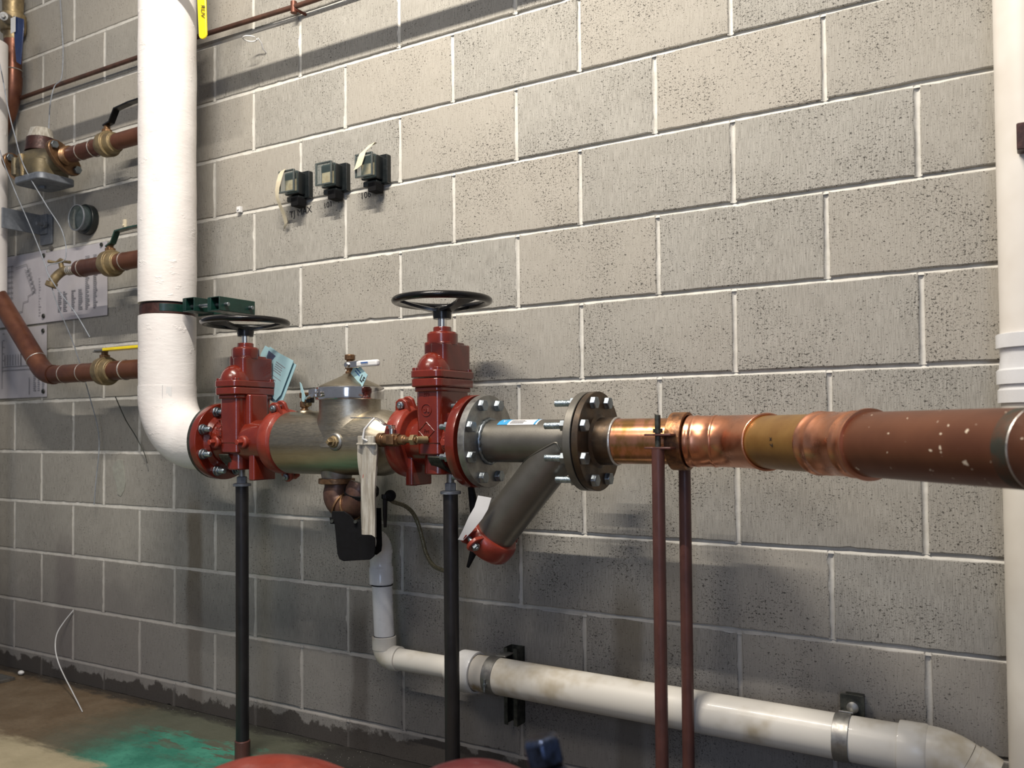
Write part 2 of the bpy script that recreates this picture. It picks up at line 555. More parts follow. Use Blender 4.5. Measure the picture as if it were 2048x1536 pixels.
def hexbolt(parent, p, axis, r=.008, head=.014, stick=0.0, name='bolt', material=None, nut=True, shank=0.0):
    """hex head sitting on point p, facing axis; optional stud sticking out beyond"""
    a = V(axis).normalized(); p = V(p)
    mb = MB()
    mb.rev([(0, r * 1.05), (head * .1, r * 1.0), (head * .9, r * 1.0), (head, r * .86)], p, a, 6)
    o = mb.build(name, material or M['zinc'], parent, bevel=.0006, seg=1, ang=30)
    return o


def stud(parent, p, axis, r, L, nutr, nuth, name='stud_bolt', washer=True):
    a = V(axis).normalized(); p = V(p)
    mb = MB().rev([(0, nutr * .98), (.0008, nutr), (nuth - .001, nutr), (nuth, nutr * .9)], p, a, 6)
    if washer: mb.rev([(-.0005, nutr * 1.12), (.0022, nutr * 1.12)], p, a, 20)
    o = mb.build(name, M['zinc'], parent, bevel=.0006, seg=1, ang=30)
    s_ = MB().rev([(0, r), (nuth + L - .002, r), (nuth + L, r * .8)], p, a, 16)
    s_.build('threaded_end', M['stud'], o)
    return o


# ------------------------------------------------------------ the room
def build_wall():
    zk = lambda k: (8.42 - k) * .2032
    x0, x1 = -3.3, 4.5
    mb = MB(); tones = []
    rake = lambda t_: math.sin(PI / 2 * min(1, max(0, (t_ + .75) / 1.25)))
    JW = .0058

    def depth(x): return .0022 + .0068 * min(1, max(0, (x - .1) / 1.3))

    def face_block(xa, xb, za, zb, tone):
        per = []
        nx = max(4, int((xb - xa) / .018)); nz = max(4, int((zb - za) / .018))
        for i in range(nx): per.append((xa + (xb - xa) * i / nx, za, 0, -1))
        for i in range(nz): per.append((xb, za + (zb - za) * i / nz, 1, 0))
        for i in range(nx): per.append((xb - (xb - xa) * i / nx, zb, 0, 1))
        for i in range(nz): per.append((xa, zb - (zb - za) * i / nz, -1, 0))
        n = len(per); cx, cz = (xa + xb) / 2, (za + zb) / 2
        A, B, C_ = [], [], []
        for (px, pz, dx, dz) in per:
            j = noise.noise(V((px * 38, pz * 38, 3.1))) * .0016 + noise.noise(V((px * 9, pz * 9, 8.1))) * .0016
            if random.random() < .02: j -= random.random() * .004
            ex = px + dx * j; ez = pz + dz * j
            sx = 1 if px > cx else -1; sz = 1 if pz > cz else -1
            A.append((ex - (dx or 0) * .0022, 0, ez - (dz or 0) * .0022))
            B.append((ex, .0016, ez)); C_.append((ex, .0125, ez))
        fs = [tuple(range(n))]
        for i in range(n):
            k = (i + 1) % n
            fs.append((i, k, n + k, n + i)); fs.append((n + i, n + k, 2 * n + k, 2 * n + i))
        mb.add(A + B + C_, fs); tones.extend([tone] * len(fs))

    mort = MB()
    for k in range(-9, 10):
        zb = zk(k - 1) - JW; za = zk(k) + JW
        if k == 9: za = 0.0
        cs = [c for c in range(-17, 24) if (c - k) % 2 == 0]
        xs = [c * .2032 + (.005 if c % 2 == 0 else -.005) + random.uniform(-.002, .002) for c in cs]
        for a_, b_ in zip(xs, xs[1:]):
            if b_ < x0 or a_ > x1: continue
            face_block(a_ + JW, b_ - JW, za, zb, random.random())
        for x in xs:      # head joints
            if x < x0 or x > x1: continue
            D = depth(x) * .75; col = []
            n = 12
            for i in range(n + 1):
                z = za - .004 + (zb - za + .008) * i / n
                jx = noise.noise(V((x * 7, z * 20, 1))) * .0012
                col.append([(x + jx + .008 * t_, max(.0006, .0008 + D * (1 - (t_ * 1.1) ** 2)), z) for t_ in (-1, -.6, -.25, .25, .6, 1)])
            vs = [p for r in col for p in r]
            fs = [(i * 6 + j, i * 6 + j + 1, (i + 1) * 6 + j + 1, (i + 1) * 6 + j) for i in range(n) for j in range(5)]
            mort.add(vs, fs)
    for k in range(-9, 9):
        z0 = zk(k); n = 420; vs = []
        prof = (-1, -.7, -.45, -.2, .05, .35, .7, 1)
        for i in range(n + 1):
            x = x0 + (x1 - x0) * i / n
            D = depth(x); jz = noise.noise(V((x * 6, z0 * 5, 5))) * .0016 + noise.noise(V((x * 40, z0 * 5, 5))) * .0007
            for t_ in prof:
                vs.append((x, max(.0006, .0008 + D * rake(t_)) + (noise.noise(V((x * 60, t_ * 2, z0))) * .0005), z0 + jz + .0085 * t_))
        L = len(prof)
        mort.add(vs, [(i * L + j, i * L + j + 1, (i + 1) * L + j + 1, (i + 1) * L + j) for i in range(n) for j in range(L - 1)])
    # solid backing
    mort.box(((x0 + x1) / 2, .062, 1.84), (x1 - x0, .098, 3.68))
    nb = len(mb.f)
    off = len(mb.v)
    me = bpy.data.meshes.new('wall_back')
    me.from_pydata(mb.v + mort.v, [], mb.f + [tuple(off + i for i in f) for f in mort.f])
    me.materials.append(M['block']); me.materials.append(M['mortar'])
    mi = [0] * nb + [1] * len(mort.f); me.polygons.foreach_set('material_index', mi)
    att = me.attributes.new('tone', 'FLOAT', 'FACE')
    att.data.foreach_set('value', tones + [.5] * len(mort.f))
    bm = bmesh.new(); bm.from_mesh(me); bmesh.ops.recalc_face_normals(bm, faces=bm.faces)
    for f in bm.faces:
        if f.normal.y > .3 and f.calc_center_median().y < .03: f.normal_flip()
    bm.to_mesh(me); bm.free()
    me.polygons.foreach_set('use_smooth', [i > 0 for i in mi])  # block faces stay flat
    o = bpy.data.objects.new('wall_back', me); COL.objects.link(o); o['kind'] = 'structure'
    OFF['wall_back'] = V((0, 0, 0))
    return o


wall = build_wall()
fl = MB().box((.6, -2.5, -.03), (9.0, 5.2, .06)).build('floor', M['floor'], smooth=False)
fl['kind'] = 'structure'
# trowelled smear and marker writing belong to the wall face
sm = MB()
pts = [(-.030, .060), (-.008, .072), (.018, .068), (.026, .030), (.036, -.010), (.026, -.045), (.006, -.068), (-.014, -.060), (-.022, -.020), (-.040, .010), (-.044, .040)]
sm.prism(pts, (-.516, -.0004, .80), X, Z, (0, -.0016, 0)).build('mortar_smear', M['grout'], wall, bevel=.0008)
text('handwriting', 'TJ MAX', .030, (.413, -.0006, 1.668), (1, 0, .06), (-.06, 0, 1), M['ink'], wall)
text('handwriting', '101', .026, (.531, -.0006, 1.676), (1, 0, .08), (-.08, 0, 1), M['ink'], wall)
text('handwriting', '106', .028, (.686, -.0006, 1.684), (1, 0, .08), (-.08, 0, 1), M['ink'], wall)
sc = MB().box((.136, -.006, 1.722), (.018, .012, .020)).cyl((.136, -.012, 1.722), (.136, -.016, 1.722), .004, n=10)
tag(sc.build('cable_clip', M['paper'], bevel=.001, origin=(.136, 0, 1.712)), 'tiny white square cable clip on the wall left of the taped register', 'clip')
sc = MB().box((-.485, -.004, 1.755), (.013, .008, .030)).cyl((-.485, -.008, 1.748), (-.485, -.012, 1.748), .004, n=10)
tag(sc.build('conduit_strap', M['tape'], bevel=.001, origin=(-.485, 0, 1.74)), 'small tan strap screwed to the wall between round dial and white riser', 'strap')

# ------------------------------------------------------------ white insulated riser
rx = .055
t = thing('insulated_riser', 'tall white insulated pipe with elbow turning into the left red valve', 'pipe', (rx, PY, .85))
RI = .0885


def wobble(mb, amp, sc=14, z0=-9, z1=9):
    for p in mb.v:
        if z0 < p.z < z1:
            d = V((p.x - rx, p.y - PY, 0))
            if d.length > 1e-4:
                p += d.normalized() * noise.noise(V((p.x * sc, p.y * sc, p.z * sc * .8))) * amp
    return mb


zs = [1.381 + i * .018 for i in range(72)]
up = MB().rev([(0, RI * .72)] + [(z - 1.381, RI * (1 + .004 * math.sin(z * 9))) for z in zs] + [(zs[-1] - 1.381, .04)], (rx, PY, 1.381), Z, 64)
wobble(up, .0022); up.build('upper_jacket', M['insulation'], t, ang=60)
# lower jacket runs down to the elbow cover
zs2 = [1.112 + i * .012 for i in range(20)]
lo = MB().rev([(0, RI * .985)] + [(z - 1.112, RI * .985) for z in zs2] + [(zs2[-1] - 1.112 + .002, RI * .93), (zs2[-1] - 1.112 + .001, .055)], (rx, PY, 1.112), Z, 64)
wobble(lo, .0020); lo.build('lower_jacket', M['insulation'], t, ang=60)
el = MB()
R = .150
el.tube([(rx, PY, 1.118), (rx, PY, 1.10)] + [(rx + R - R * math.cos(a), PY, PZ + R - R * math.sin(a)) for a in [PI / 2 * i / 18 for i in range(19)]] + [(.235, PY, PZ), (.288, PY, PZ)], RI * 1.0, 48)
el.build('elbow_cover', M['insulation'], t, ang=60)
seam = MB().box((rx + .060, PY - .064, 1.095), (.003, .003, .045)).box((rx + .072, PY - .050, 1.098), (.016, .002, .030), rot=Matrix.Rotation(.9, 3, 'Z'))
seam.build('seam_tape', M['paper'], t)
cpl = MB().rev([(0, .05), (0, .070), (.004, .0835), (.036, .0835), (.040, .070), (.04, .05)], (rx, PY, 1.340), Z, 40)
cpl.build('exposed_coupling', M['rust'], t, bevel=.001)

t = thing('riser_clamp', 'dark green riser clamp with long bolts at the gap in the white insulation', 'clamp', (rx + .16, PY, 1.34))
g = MB().rev([(-.012, .0785), (-.012, .0840), (.012, .0840), (.012, .0785)], (rx, PY, 1.361), Z, 30, True, PI * -.30, PI * .60)
for yy in (-.178, -.112):
    g.box((.225, yy, 1.358), (.170, .0055, .034))
g.build('band', M['green'], t, bevel=.001)
for ex, ez in ((.168, 1.367), (.282, 1.360)):
    e = MB()
    e.box((ex + .002, -.187, ez), (.016, .140, .042)); e.box((ex + .046, -.187, ez), (.004, .140, .042))
    e.box((ex + .023, -.187, ez - .020), (.046, .140, .003)); e.box((ex + .023, -.187, ez + .020), (.046, .140, .003))
    e.build('channel_ear', M['green'], t, bevel=.001)
for yy in (-.235, -.140):
    b = MB().cyl((.155, yy, 1.364), (.345, yy, 1.358), .0060, n=16)
    for xx in (.160, .275):
        b.rev([(0, .011), (.009, .011)], (xx - .004, yy - .000, 1.363), -X, 6)
    b.build('long_bolt', M['zinc'], t, bevel=.0006, seg=1)


# ------------------------------------------------------------ red gate valves
def gate_valve(sx, dirn, label, wz, name='gate_valve'):
    """sx stem x; dirn +1: flange on the left, grooved end right; -1 mirrored"""
    t = thing(name, label, 'valve', (sx, PY, .83))
    f = lambda dx: sx + dirn * dx
    fo = -.111                      # outer flange face, relative to stem
    ft = .026
    # flange
    a = f(fo)
    fl_ = MB().rev([(0, .05), (0, .1145), (.003, .1155), (ft - .003, .1155), (ft, .1145), (ft, .085), (ft + .012, .072)], (a, PY, PZ), X * dirn, 64)
    # holes are shown by the bolts passing through
    fl_.build('flange', M['red'], t, bevel=.001)
    # run body: barrel along x with grooved end
    b = MB().rev([(0, .074), (.018, .063), (.05, .060), (.10, .062), (.15, .063), (.185, .060), (.195, .058), (.235, .058)], (f(fo + ft), PY, PZ), X * dirn, 48)
    # vertical oval housing for the gate
    b.rbox((sx + .001, PY, 1.012), (.075, .138, .150), .016)
    b.rbox((sx + .001, PY, .945), (.074, .136, .07), .018)
    b.rbox((sx + .001, PY, .905), (.066, .112, .09), .030)
    b.rbox((sx + .001, PY, 1.074), (.084, .152, .012), .018)
    b.rbox((sx + .001, PY, 1.0905), (.094, .166, .022), .020)
    # ribs
    b.rbox((sx + dirn * .045, PY, 1.02), (.030, .075, .12), .012)
    b.rbox((f(-.052), PY, .985), (.055, .07, .06), .012)
    # lower wedge pocket
    b.build('body', M['red'], t, bevel=.0035, seg=3)
    MB().rbox((f(.075), PY - .005, .876), (.024, .086, .092), .006).build('foot', M['red'], t, bevel=.003)
    # bonnet
    n = MB().rbox((sx + .001, PY, 1.112), (.096, .170, .019), .022)
    n.rbox((sx - .002, PY + .012, 1.155), (.078, .098, .082), .022)
    n.rbox((sx + .012, PY + .018, 1.156), (.052, .122, .070), .016)
    n.build('bonnet', M['red'], t, bevel=.003, seg=3)
    d = MB().ball((sx - .002, PY - .036, 1.120), .047, (.90, .98, 1.06), 32, 14, 0, PI / 2)
    d.build('bonnet_dome', M['red'], t, ang=60)
    c = MB().rev([(0, .040), (.030, .040), (.030, .037), (.034, .036), (.034, .024), (.047, .0235), (.048, .015)], (sx, PY, 1.188), Z, 40)
    c.build('packing_gland', M['red'], t, bevel=.0015)
    for bx, by in ((-.034, -.068), (.034, -.068), (-.034, .068), (.034, .068)):
        MB().rev([(0, .0095), (.008, .0095)], (sx + bx, PY + by, 1.1205), Z, 16).build('bonnet_screw', M['red'], t, bevel=.001)
    MB().cyl((sx, PY, 1.23), (sx, PY, 1.272), .0118, n=24).build('stem', M['chrome'], t)
    # wheel
    h = MB()
    R = .118 if dirn < 0 else .119
    prof = []
    for i in range(12):
        g = 2 * PI * i / 12
        prof.append((wz + .0095 * math.sin(g), R + .0120 * math.cos(g)))
    h.rev([(z_ - wz, r_) for z_, r_ in prof], (sx, PY, wz), Z, 72, True)
    h.rev([(-.020, .020), (-.020, .023), (-.004, .025), (.008, .023), (.010, .018), (.010, .0)], (sx, PY, 1.276), Z, 28)
    a0 = math.radians(100 if dirn < 0 else 35)
    for k in range(3):
        g = a0 + 2 * PI * k / 3
        dr = V((math.cos(g), math.sin(g), 0)); sd = V((-math.sin(g), math.cos(g), 0))
        q0 = V((sx, PY, 1.279)); q1 = V((sx, PY, wz)) + dr * (R - .006)
        pts = []
        for i in range(9):
            s_ = i / 8; p = q0.lerp(q1, s_); p.z = 1.277 + (wz - .002 - 1.277) * (s_ ** 1.3)
            wd = .0225 - .010 * math.sin(PI * min(1, s_ * 1.0)) + (.004 if s_ > .85 else 0); th = .0055
            pts.append([p + sd * wd + Z * th * .4, p + Z * th, p - sd * wd + Z * th * .4, p - sd * wd - Z * th, p + sd * wd - Z * th])
        vs = [q for r_ in pts for q in r_]
        fs = [(i * 5 + j, i * 5 + (j + 1) % 5, (i + 1) * 5 + (j + 1) % 5, (i + 1) * 5 + j) for i in range(8) for j in range(5)]
        fs += [tuple(range(5)), tuple(40 + j for j in range(5))]
        h.add(vs, fs)
    h.build('handwheel', M['black_gloss'], t, ang=50)
    return t


v1 = gate_valve(.412, 1, 'red gate valve joined to the white insulated elbow, black handwheel', 1.297)
v2 = gate_valve(1.134, -1, 'red gate valve right of the steel tank, black handwheel highest', 1.303)
# lettering cast on the housings
text('cast_lettering', 'FRH', .030, (.388, -.3005, .985), (0, 0, 1), (-1, 0, 0), M['red'], v1, .0012)
c = MB()
c.torus((1.133, -.2995, 1.022), Y, .015, .0013, 32, 6)
q = [(0, .022), (.024, 0), (0, -.022), (-.024, 0)]
c.tube([(1.133 + a, -.2995, .970 + b_) for a, b_ in q], .0013, 6, closed=True)
c.build('cast_emblem', M['red'], v2)
text('cast_lettering', 'UL', .016, (1.133, -.3000, 1.0165), X, Z, M['red'], v2, .0010)
text('cast_lettering', 'FM', .013, (1.133, -.3000, .9655), X, Z, M['red'], v2, .0010)
text('cast_lettering', '200', .012, (1.133, -.3000, 1.058), X, Z, M['red'], v2, .0008)
# test plugs on the left valve
for px_, s_ in ((.358, .0), (.474, .0)):
    p = MB().rev([(0, .021), (.030, .019), (.034, .015)], (px_, -.270, PZ - .002), -Y, 24)
    p.rev([(.034, .010), (.050, .009)], (px_, -.270, PZ - .002), -Y, 6)
    p.build('test_plug', M['red_dull'], v1, bevel=.0012)
p = MB().rev([(0, .020), (.028, .018), (.032, .014)], (1.192, -.270, PZ - .002), -Y, 24).rev([(.032, .010), (.044, .009)], (1.192, -.27, PZ - .002), -Y, 6)
p.build('test_plug', M['red_dull'], v2, bevel=.0012)
# flange studs of the left valve (nuts on the body side) and the gasket
for k in range(8):
    g = PI / 8 + k * PI / 4
    y_, z_ = PY + .095 * math.sin(g), PZ + .095 * math.cos(g)
    stud(v1, (.328, y_, z_), X, .0078, .022, .0140, .013)
MB().rev([(0, .075), (0, .1140), (.010, .1140), (.010, .075)], (.290, PY, PZ), X, 64, True).build('flange_gasket', M['strut'], v1)

# ------------------------------------------------------------ grooved couplings
def coupling(c, axis, r_in, r_out, wd, label, bolt_dir, name='grooved_coupling', mat='red_dull'):
    """two-piece housing ring; bolt pads at +/- bolt_dir"""
    t = thing(name, label, 'coupling', c)
    c = V(c); a = V(axis).normalized(); bd = V(bolt_dir).normalized(); nn = a.cross(bd).normalized()
    m_ = MB().rev([(-wd / 2, r_in), (-wd / 2, r_out * .88), (-wd * .36, r_out * .97), (-wd * .12, r_out), (wd * .12, r_out), (wd * .36, r_out * .97), (wd / 2, r_out * .88), (wd / 2, r_in)], c, a, 56, True)
    m_.build('housing', M[mat], t, bevel=.0015)
    for sg in (1, -1):
        base = c + bd * sg * (r_out + .004)
        for s2 in (1, -1):
            pd = MB()
            o = base + nn * s2 * .008
            # triangular web pad
            pd.prism([(-wd * .48, -.016), (wd * .48, -.016), (wd * .34, .012), (wd * .12, .019), (-wd * .12, .019), (-wd * .34, .012)], o, a, bd * sg, nn * s2 * .010)
            pd.build('bolt_pad', M[mat], t, bevel=.0018)
        q = base + bd * sg * .003
        b_ = MB().cyl(q - nn * .030, q + nn * .030, .0058, n=14)
        b_.rev([(0, .0105), (.006, .0105), (.009, .006)], q + nn * .018, nn, 20).rev([(0, .0105), (.009, .0105)], q - nn * .018, -nn, 6)
        b_.build('bolt', M['zinc'], t, bevel=.0005, seg=1)
    return t


cp1 = coupling((.573, PY, PZ), X, .055, .094, .050, 'red grooved coupling between left valve and steel tank', (0, -.25, 1))
cp2 = coupling((1.032, PY, PZ), X, .055, .094, .050, 'red grooved coupling between steel tank and the right valve', (0, -.25, 1))
text('cast_lettering', 'GRINNELL', .012, (.600, -.302, .935), (0, -.35, 1), (1, -.3, 0), M['red_dull'], cp1, .0008) if False else None

# ------------------------------------------------------------ backflow tank
t = thing('backflow_preventer', 'horizontal stainless steel backflow tank with domed lid between the red valves', 'tank', (.80, PY, .85))
TR = .0885
b = MB().rev([(0, .056), (.02, .058), (.026, TR - .004), (.032, TR), (.10, TR), (.37, TR), (.385, TR - .003), (.41, TR - .016), (.43, .062), (.455, .056)], (.572, PY, PZ - .004), X, 72)
b.build('shell', M['tank'], t, ang=30)
NX = .822
# saddle neck: vertical barrel with flared weld where it meets the shell
nk = MB(); nv = []; ns = 72; NR = .0835
for i in range(ns):
    g = 2 * PI * i / ns
    dx, dy = math.cos(g), math.sin(g)
    yy = NR * dy
    zb = (PZ - .004) + math.sqrt(max(0, TR ** 2 - yy ** 2)) - .006
    for (rr, zz) in ((NR + .010, zb - .010), (NR + .0045, zb + .006), (NR + .0008, zb + .016), (NR, zb + .026), (NR, 1.062)):
        y2 = rr * dy
        z2 = zz
        if rr > NR + .0005: z2 = (PZ - .004) + math.sqrt(max(0, TR ** 2 - min(TR * .999, abs(y2)) ** 2)) + (zz - zb) - .004
        nv.append((NX + rr * dx, PY + y2, z2))
fs = [(i * 5 + j, ((i + 1) % ns) * 5 + j, ((i + 1) % ns) * 5 + j + 1, i * 5 + j + 1) for i in range(ns) for j in range(4)]
nk.add(nv, fs).build('neck', M['tank'], t, ang=60)
ld = MB().rev([(0, .084), (.006, .085), (.010, .080), (.020, .058), (.030, .036), (.037, .021), (.042, .017), (.044, .0)], (NX, PY, 1.086), Z, 64)
ld.build('lid', M['tank'], t, ang=50)
cb = MB().rev([(-.017, .080), (-.017, .0925), (-.012, .0935), (.012, .0935), (.017, .0925), (.017, .080)], (NX, PY, 1.073), Z, 72, True)
cb.build('clamp_band', M['chrome'], t, bevel=.001)
# clamp draw bolt on the front left of the band
d = MB()
ang = math.radians(-128)
c0 = V((NX + .098 * math.cos(ang), PY + .098 * math.sin(ang), 1.074)); tg = V((-math.sin(ang), math.cos(ang), 0))
d.cyl(c0 - tg * .050, c0 + tg * .045, .0042, n=12)
d.rev([(0, .0085), (.014, .0085)], c0 - tg * .012, tg, 6)
d.rbox(c0 - tg * .030, (.018, .014, .022), .003); d.rbox(c0 + tg * .020, (.018, .014, .022), .003)
d.build('clamp_bolt', M['chrome'], t, bevel=.001)


def tiny_text_lines(parent, o, u, v, rows, wd, gap, material, n=(0, 0, 1), th=.0004, jag=.3):
    mb_ = MB(); u = V(u).normalized(); v = V(v).normalized(); o = V(o); nn = V(n).normalized()
    for r in range(rows):
        L = wd * random.uniform(1 - jag, 1)
        x = 0
        while x < L:
            s_ = random.uniform(.04, .12) * wd
            mb_.box(o + u * (x + s_ / 2) - v * gap * r + nn * th / 2, (s_ * .85, gap * .34, th), axes=(u, v, nn)); x += s_
    return mb_.build('printing', material, parent, smooth=False)


def test_cock(parent, p, h, axis=(0, 0, 1), hdir=None, hlen=.055, hmat='chrome', sleeve=None, name='test_cock'):
    """small brass ball valve: body stacked along axis from p, lever along hdir"""
    a = V(axis).normalized(); p = V(p)
    k = h / .06
    m_ = MB().rev([(0, .010 * 1.25), (.008 * k, .0125), (.010 * k, .0095), (.014 * k, .0095), (.016 * k, .0130), (.030 * k, .0135), (.034 * k, .0100), (.042 * k, .0100), (.044 * k, .0145), (.058 * k, .0145), (.060 * k, .012)], p, a, 8)
    o = m_.build(name, M['bronze'], parent, bevel=.0008)
    if hdir:
        hd = V(hdir).normalized(); c_ = p + a * .024 * k
        hh = MB().cyl(c_, c_ + hd * .026, .0065, n=12)
        hh.build('lever_stem', M['brass'], o)
    return o


tc = test_cock(t, (NX, PY, 1.127), .054, Z, (.5, -.85, 0))
hd = V((1, -.14, .0)).normalized(); sd = V((.14, 1, 0)).normalized()
hb = V((NX + .020, PY - .028, 1.150))
lv = MB().box(hb + hd * .020, (.055, .012, .018), axes=(hd, sd, Z)).cyl(hb - Y * .002, hb - Y * .012, .008, n=6)
lv.build('lever', M['chrome'], tc, bevel=.0015)
sl = MB()
prof = []
for i in range(9):
    s_ = i / 8
    sl_w = .0095 + .001 * math.sin(s_ * PI)
    prof.append((.0 + s_ * .078, sl_w))
sl.box(hb + hd * .078, (.082, .015, .017), axes=(hd, sd, Z))
sv = sl.build('lever_sleeve', M['paper'], tc, bevel=.005, seg=3)
text('printing', 'JOMAR', .010, hb + hd * .075 + V((0, -.0082, -.003)), hd, Z, M['blue_ink'], sv, .0003) if False else tiny_text_lines(sv, hb + hd * .058 + V((0, -.0094, .002)), hd, Z, 1, .03, .01, M['blue_ink'], -sd)
# blue tag below the lever
tu = V((.80, -.35, -.49)).normalized(); tn = V((-.30, -.93, .17)); tn = (tn - tu * tn.dot(tu)).normalized(); tv = tn.cross(tu).normalized()
if tv.z < 0: tv = -tv
to = V((NX + .026, PY - .014, 1.142))
tg_ = thing('small_tag', 'small light blue tag marked LF under the lid valve lever', 'tag', to)
MB().box(to + tu * .038 + tv * 0 + tn * 0, (.082, .036, .0012), axes=(tu, tv, tn)).build('card', M['blue_paper'], tg_)
text('lettering', 'LF', .024, to + tu * .064 - tv * .010 + tn * .0009, tu, tv, M['ink'], tg_, .0003, bold=.0006)
tiny_text_lines(tg_, to + tu * .012 + tv * .006 + tn * .0008, tu, tv, 2, .034, .008, M['blue_ink'], tn)

# second cock on the tank shoulder
tc2 = test_cock(t, (.652, PY, PZ + TR - .006), .056, Z, (1, -.2, 0))
MB().rev([(0, .024), (.006, .022), (.008, .016)], (.652, PY, PZ + TR - .008), Z, 28).build('boss', M['tank'], t, bevel=.001)
l2 = MB().rbox((.685, PY - .012, 1.062), (.018, .020, .022), .004)
l2.build('lever_cap', M['black_gloss'], tc2, bevel=.002)
l3 = MB().cyl((.690, PY - .03, 1.063), (.79, PY - .115, 1.066), .0048, n=12)
l3.build('lever', M['chrome'], tc2)
to = V((.655, PY - .014, 1.108))
tg_ = thing('small_tag', 'narrow light blue tag standing beside the left shoulder valve of the tank', 'tag', to)
pl = [(-.004, -.002), (.018, -.040), (.012, -.054), (.000, -.052), (-.004, -.03), (-.012, .003)]
MB().prism(pl, to, (1, -.3, 0), Z, (.0004, .0012, 0)).build('card', M['blue_paper'], tg_)
# front plug
pl_ = MB().rev([(0, .024), (.006, .024), (.010, .020)], (.848, PY - TR + .004, PZ), -Y, 32)
pl_.build('boss', M['steel_dull'], t, bevel=.001)
pl_ = MB().rev([(.009, .017), (.014, .017), (.016, .0135), (.022, .0135)], (.848, PY - TR + .004, PZ), -Y, 8).rev([(.022, .0075), (.034, .007)], (.848, PY - TR + .004, PZ), -Y, 4)
pl_.build('brass_plug', M['brass'], t, bevel=.0008)
# outlet port below the tank
MB().cyl((.772, PY, .868), (.772, PY, .838), .046, .040, 40).build('outlet_neck', M['steel_dull'], t, bevel=.001)

# third cock: horizontal brass valve in front of the right coupling
t3 = thing('drain_ball_valve', 'small brass ball valve with bright lever screwed into the right red valve', 'valve', (1.06, -.318, .93))
m_ = MB().rev([(0, .018), (.014, .018), (.016, .014), (.030, .015), (.034, .0165), (.050, .0165), (.054, .012), (.062, .010), (.068, .0125), (.080, .0125), (.084, .008), (.118, .008)], (1.008, -.330, .948), X, 28)
m_.rev([(.050, .016), (.064, .016)], (1.008, -.330, .948), X, 8)
m_.rbox((1.056, -.346, .948), (.022, .010, .022), .002)
m_.build('body', M['bronze'], t3, bevel=.0008)
n_ = MB().rev([(0, .0145), (.012, .0145)], (1.110, -.330, .948), X, 6).cyl((1.122, -.330, .948), (1.134, -.300, .948), .0095, n=14)
n_.build('hex_nipple', M['brass'], t3, bevel=.0008)
st = MB().cyl((1.048, -.330, .962), (1.048, -.330, .984), .0065, n=12).rev([(0, .010), (.007, .010)], (1.048, -.330, .976), Z, 6)
st.build('lever_stem', M['chrome'], t3, bevel=.0005)
lp = [V((1.052, -.330, .984)), V((1.030, -.332, .985)), V((1.012, -.334, .999)), V((.998, -.336, 1.004)), V((.930, -.342, 1.005))]
lm = MB()
for a_, b_ in zip(lp, lp[1:]):
    dd = (b_ - a_); u_ = dd.normalized(); lm.box((a_ + b_) / 2, (dd.length + .002, .016, .0028), axes=(u_, Y, u_.cross(Y)))
lm.build('lever', M['chrome'], t3, bevel=.0006)

# document pouch hanging from it
po = thing('document_pouch', 'long cloudy plastic document pouch hanging from the brass drain valve', 'pouch', (.98, -.345, .94))
nv = []; rows = 26; cols = 9
for side in (0, 1):
    for i in range(rows + 1):
        s_ = i / rows
        z_ = .940 - s_ * .240
        wl = -.032 + .012 * s_ ** 1.4; wr = .030 - .004 * s_
        for j in range(cols + 1):
            q_ = j / cols
            x_ = wl + (wr - wl) * q_
            y_ = .004 * math.sin(q_ * 9 + s_ * 3) + .006 * noise.noise(V((q_ * 4, s_ * 3, 2)))
            zz = z_ + (.018 * (1 - q_) if i == rows else 0) * 1.0 + (.010 * (1 - abs(q_ - .4)) if i == rows else 0)
            nv.append((.982 + x_, -.345 + y_ + (.003 + .004 * math.sin(PI * q_)) * (1 if side else -1), zz))
fs = []
st_ = cols + 1; NN = (rows + 1) * st_
for side in (0, 1):
    for i in range(rows):
        for j in range(cols):
            k_ = side * NN + i * st_ + j; fs.append((k_, k_ + 1, k_ + st_ + 1, k_ + st_))
for i in range(rows):
    for j in (0, cols): fs.append((i * st_ + j, (i + 1) * st_ + j, NN + (i + 1) * st_ + j, NN + i * st_ + j))
for j in range(cols):
    for i in (0, rows): fs.append((i * st_ + j, i * st_ + j + 1, NN + i * st_ + j + 1, NN + i * st_ + j))
MB().add(nv, fs).build('sleeve', M['pouch'], po, ang=70)
fl2 = MB().box((.984, -.352, .948), (.052, .010, .022)).box((.986, -.356, .938), (.064, .004, .006))
fl2.build('folded_top', M['pouch'], po, bevel=.002)
sr = MB().prism([(.002, .032), (.005, .020), (.004, -.01), (.001, -.042), (-.004, -.036), (-.003, 0)], (.972, -.3545, .830), X, Z, (0, .002, 0))
sr.build('red_mark', M['pouch_red'], po)
tg = [V((.990, -.356, .946)), V((.980, -.362, .952)), V((.984, -.360, .975)), V((.998, -.350, .995)), V((1.004, -.344, 1.003))]
MB().tube(tg, .0028, 8).build('zip_tie', M['pvc_new'], po)

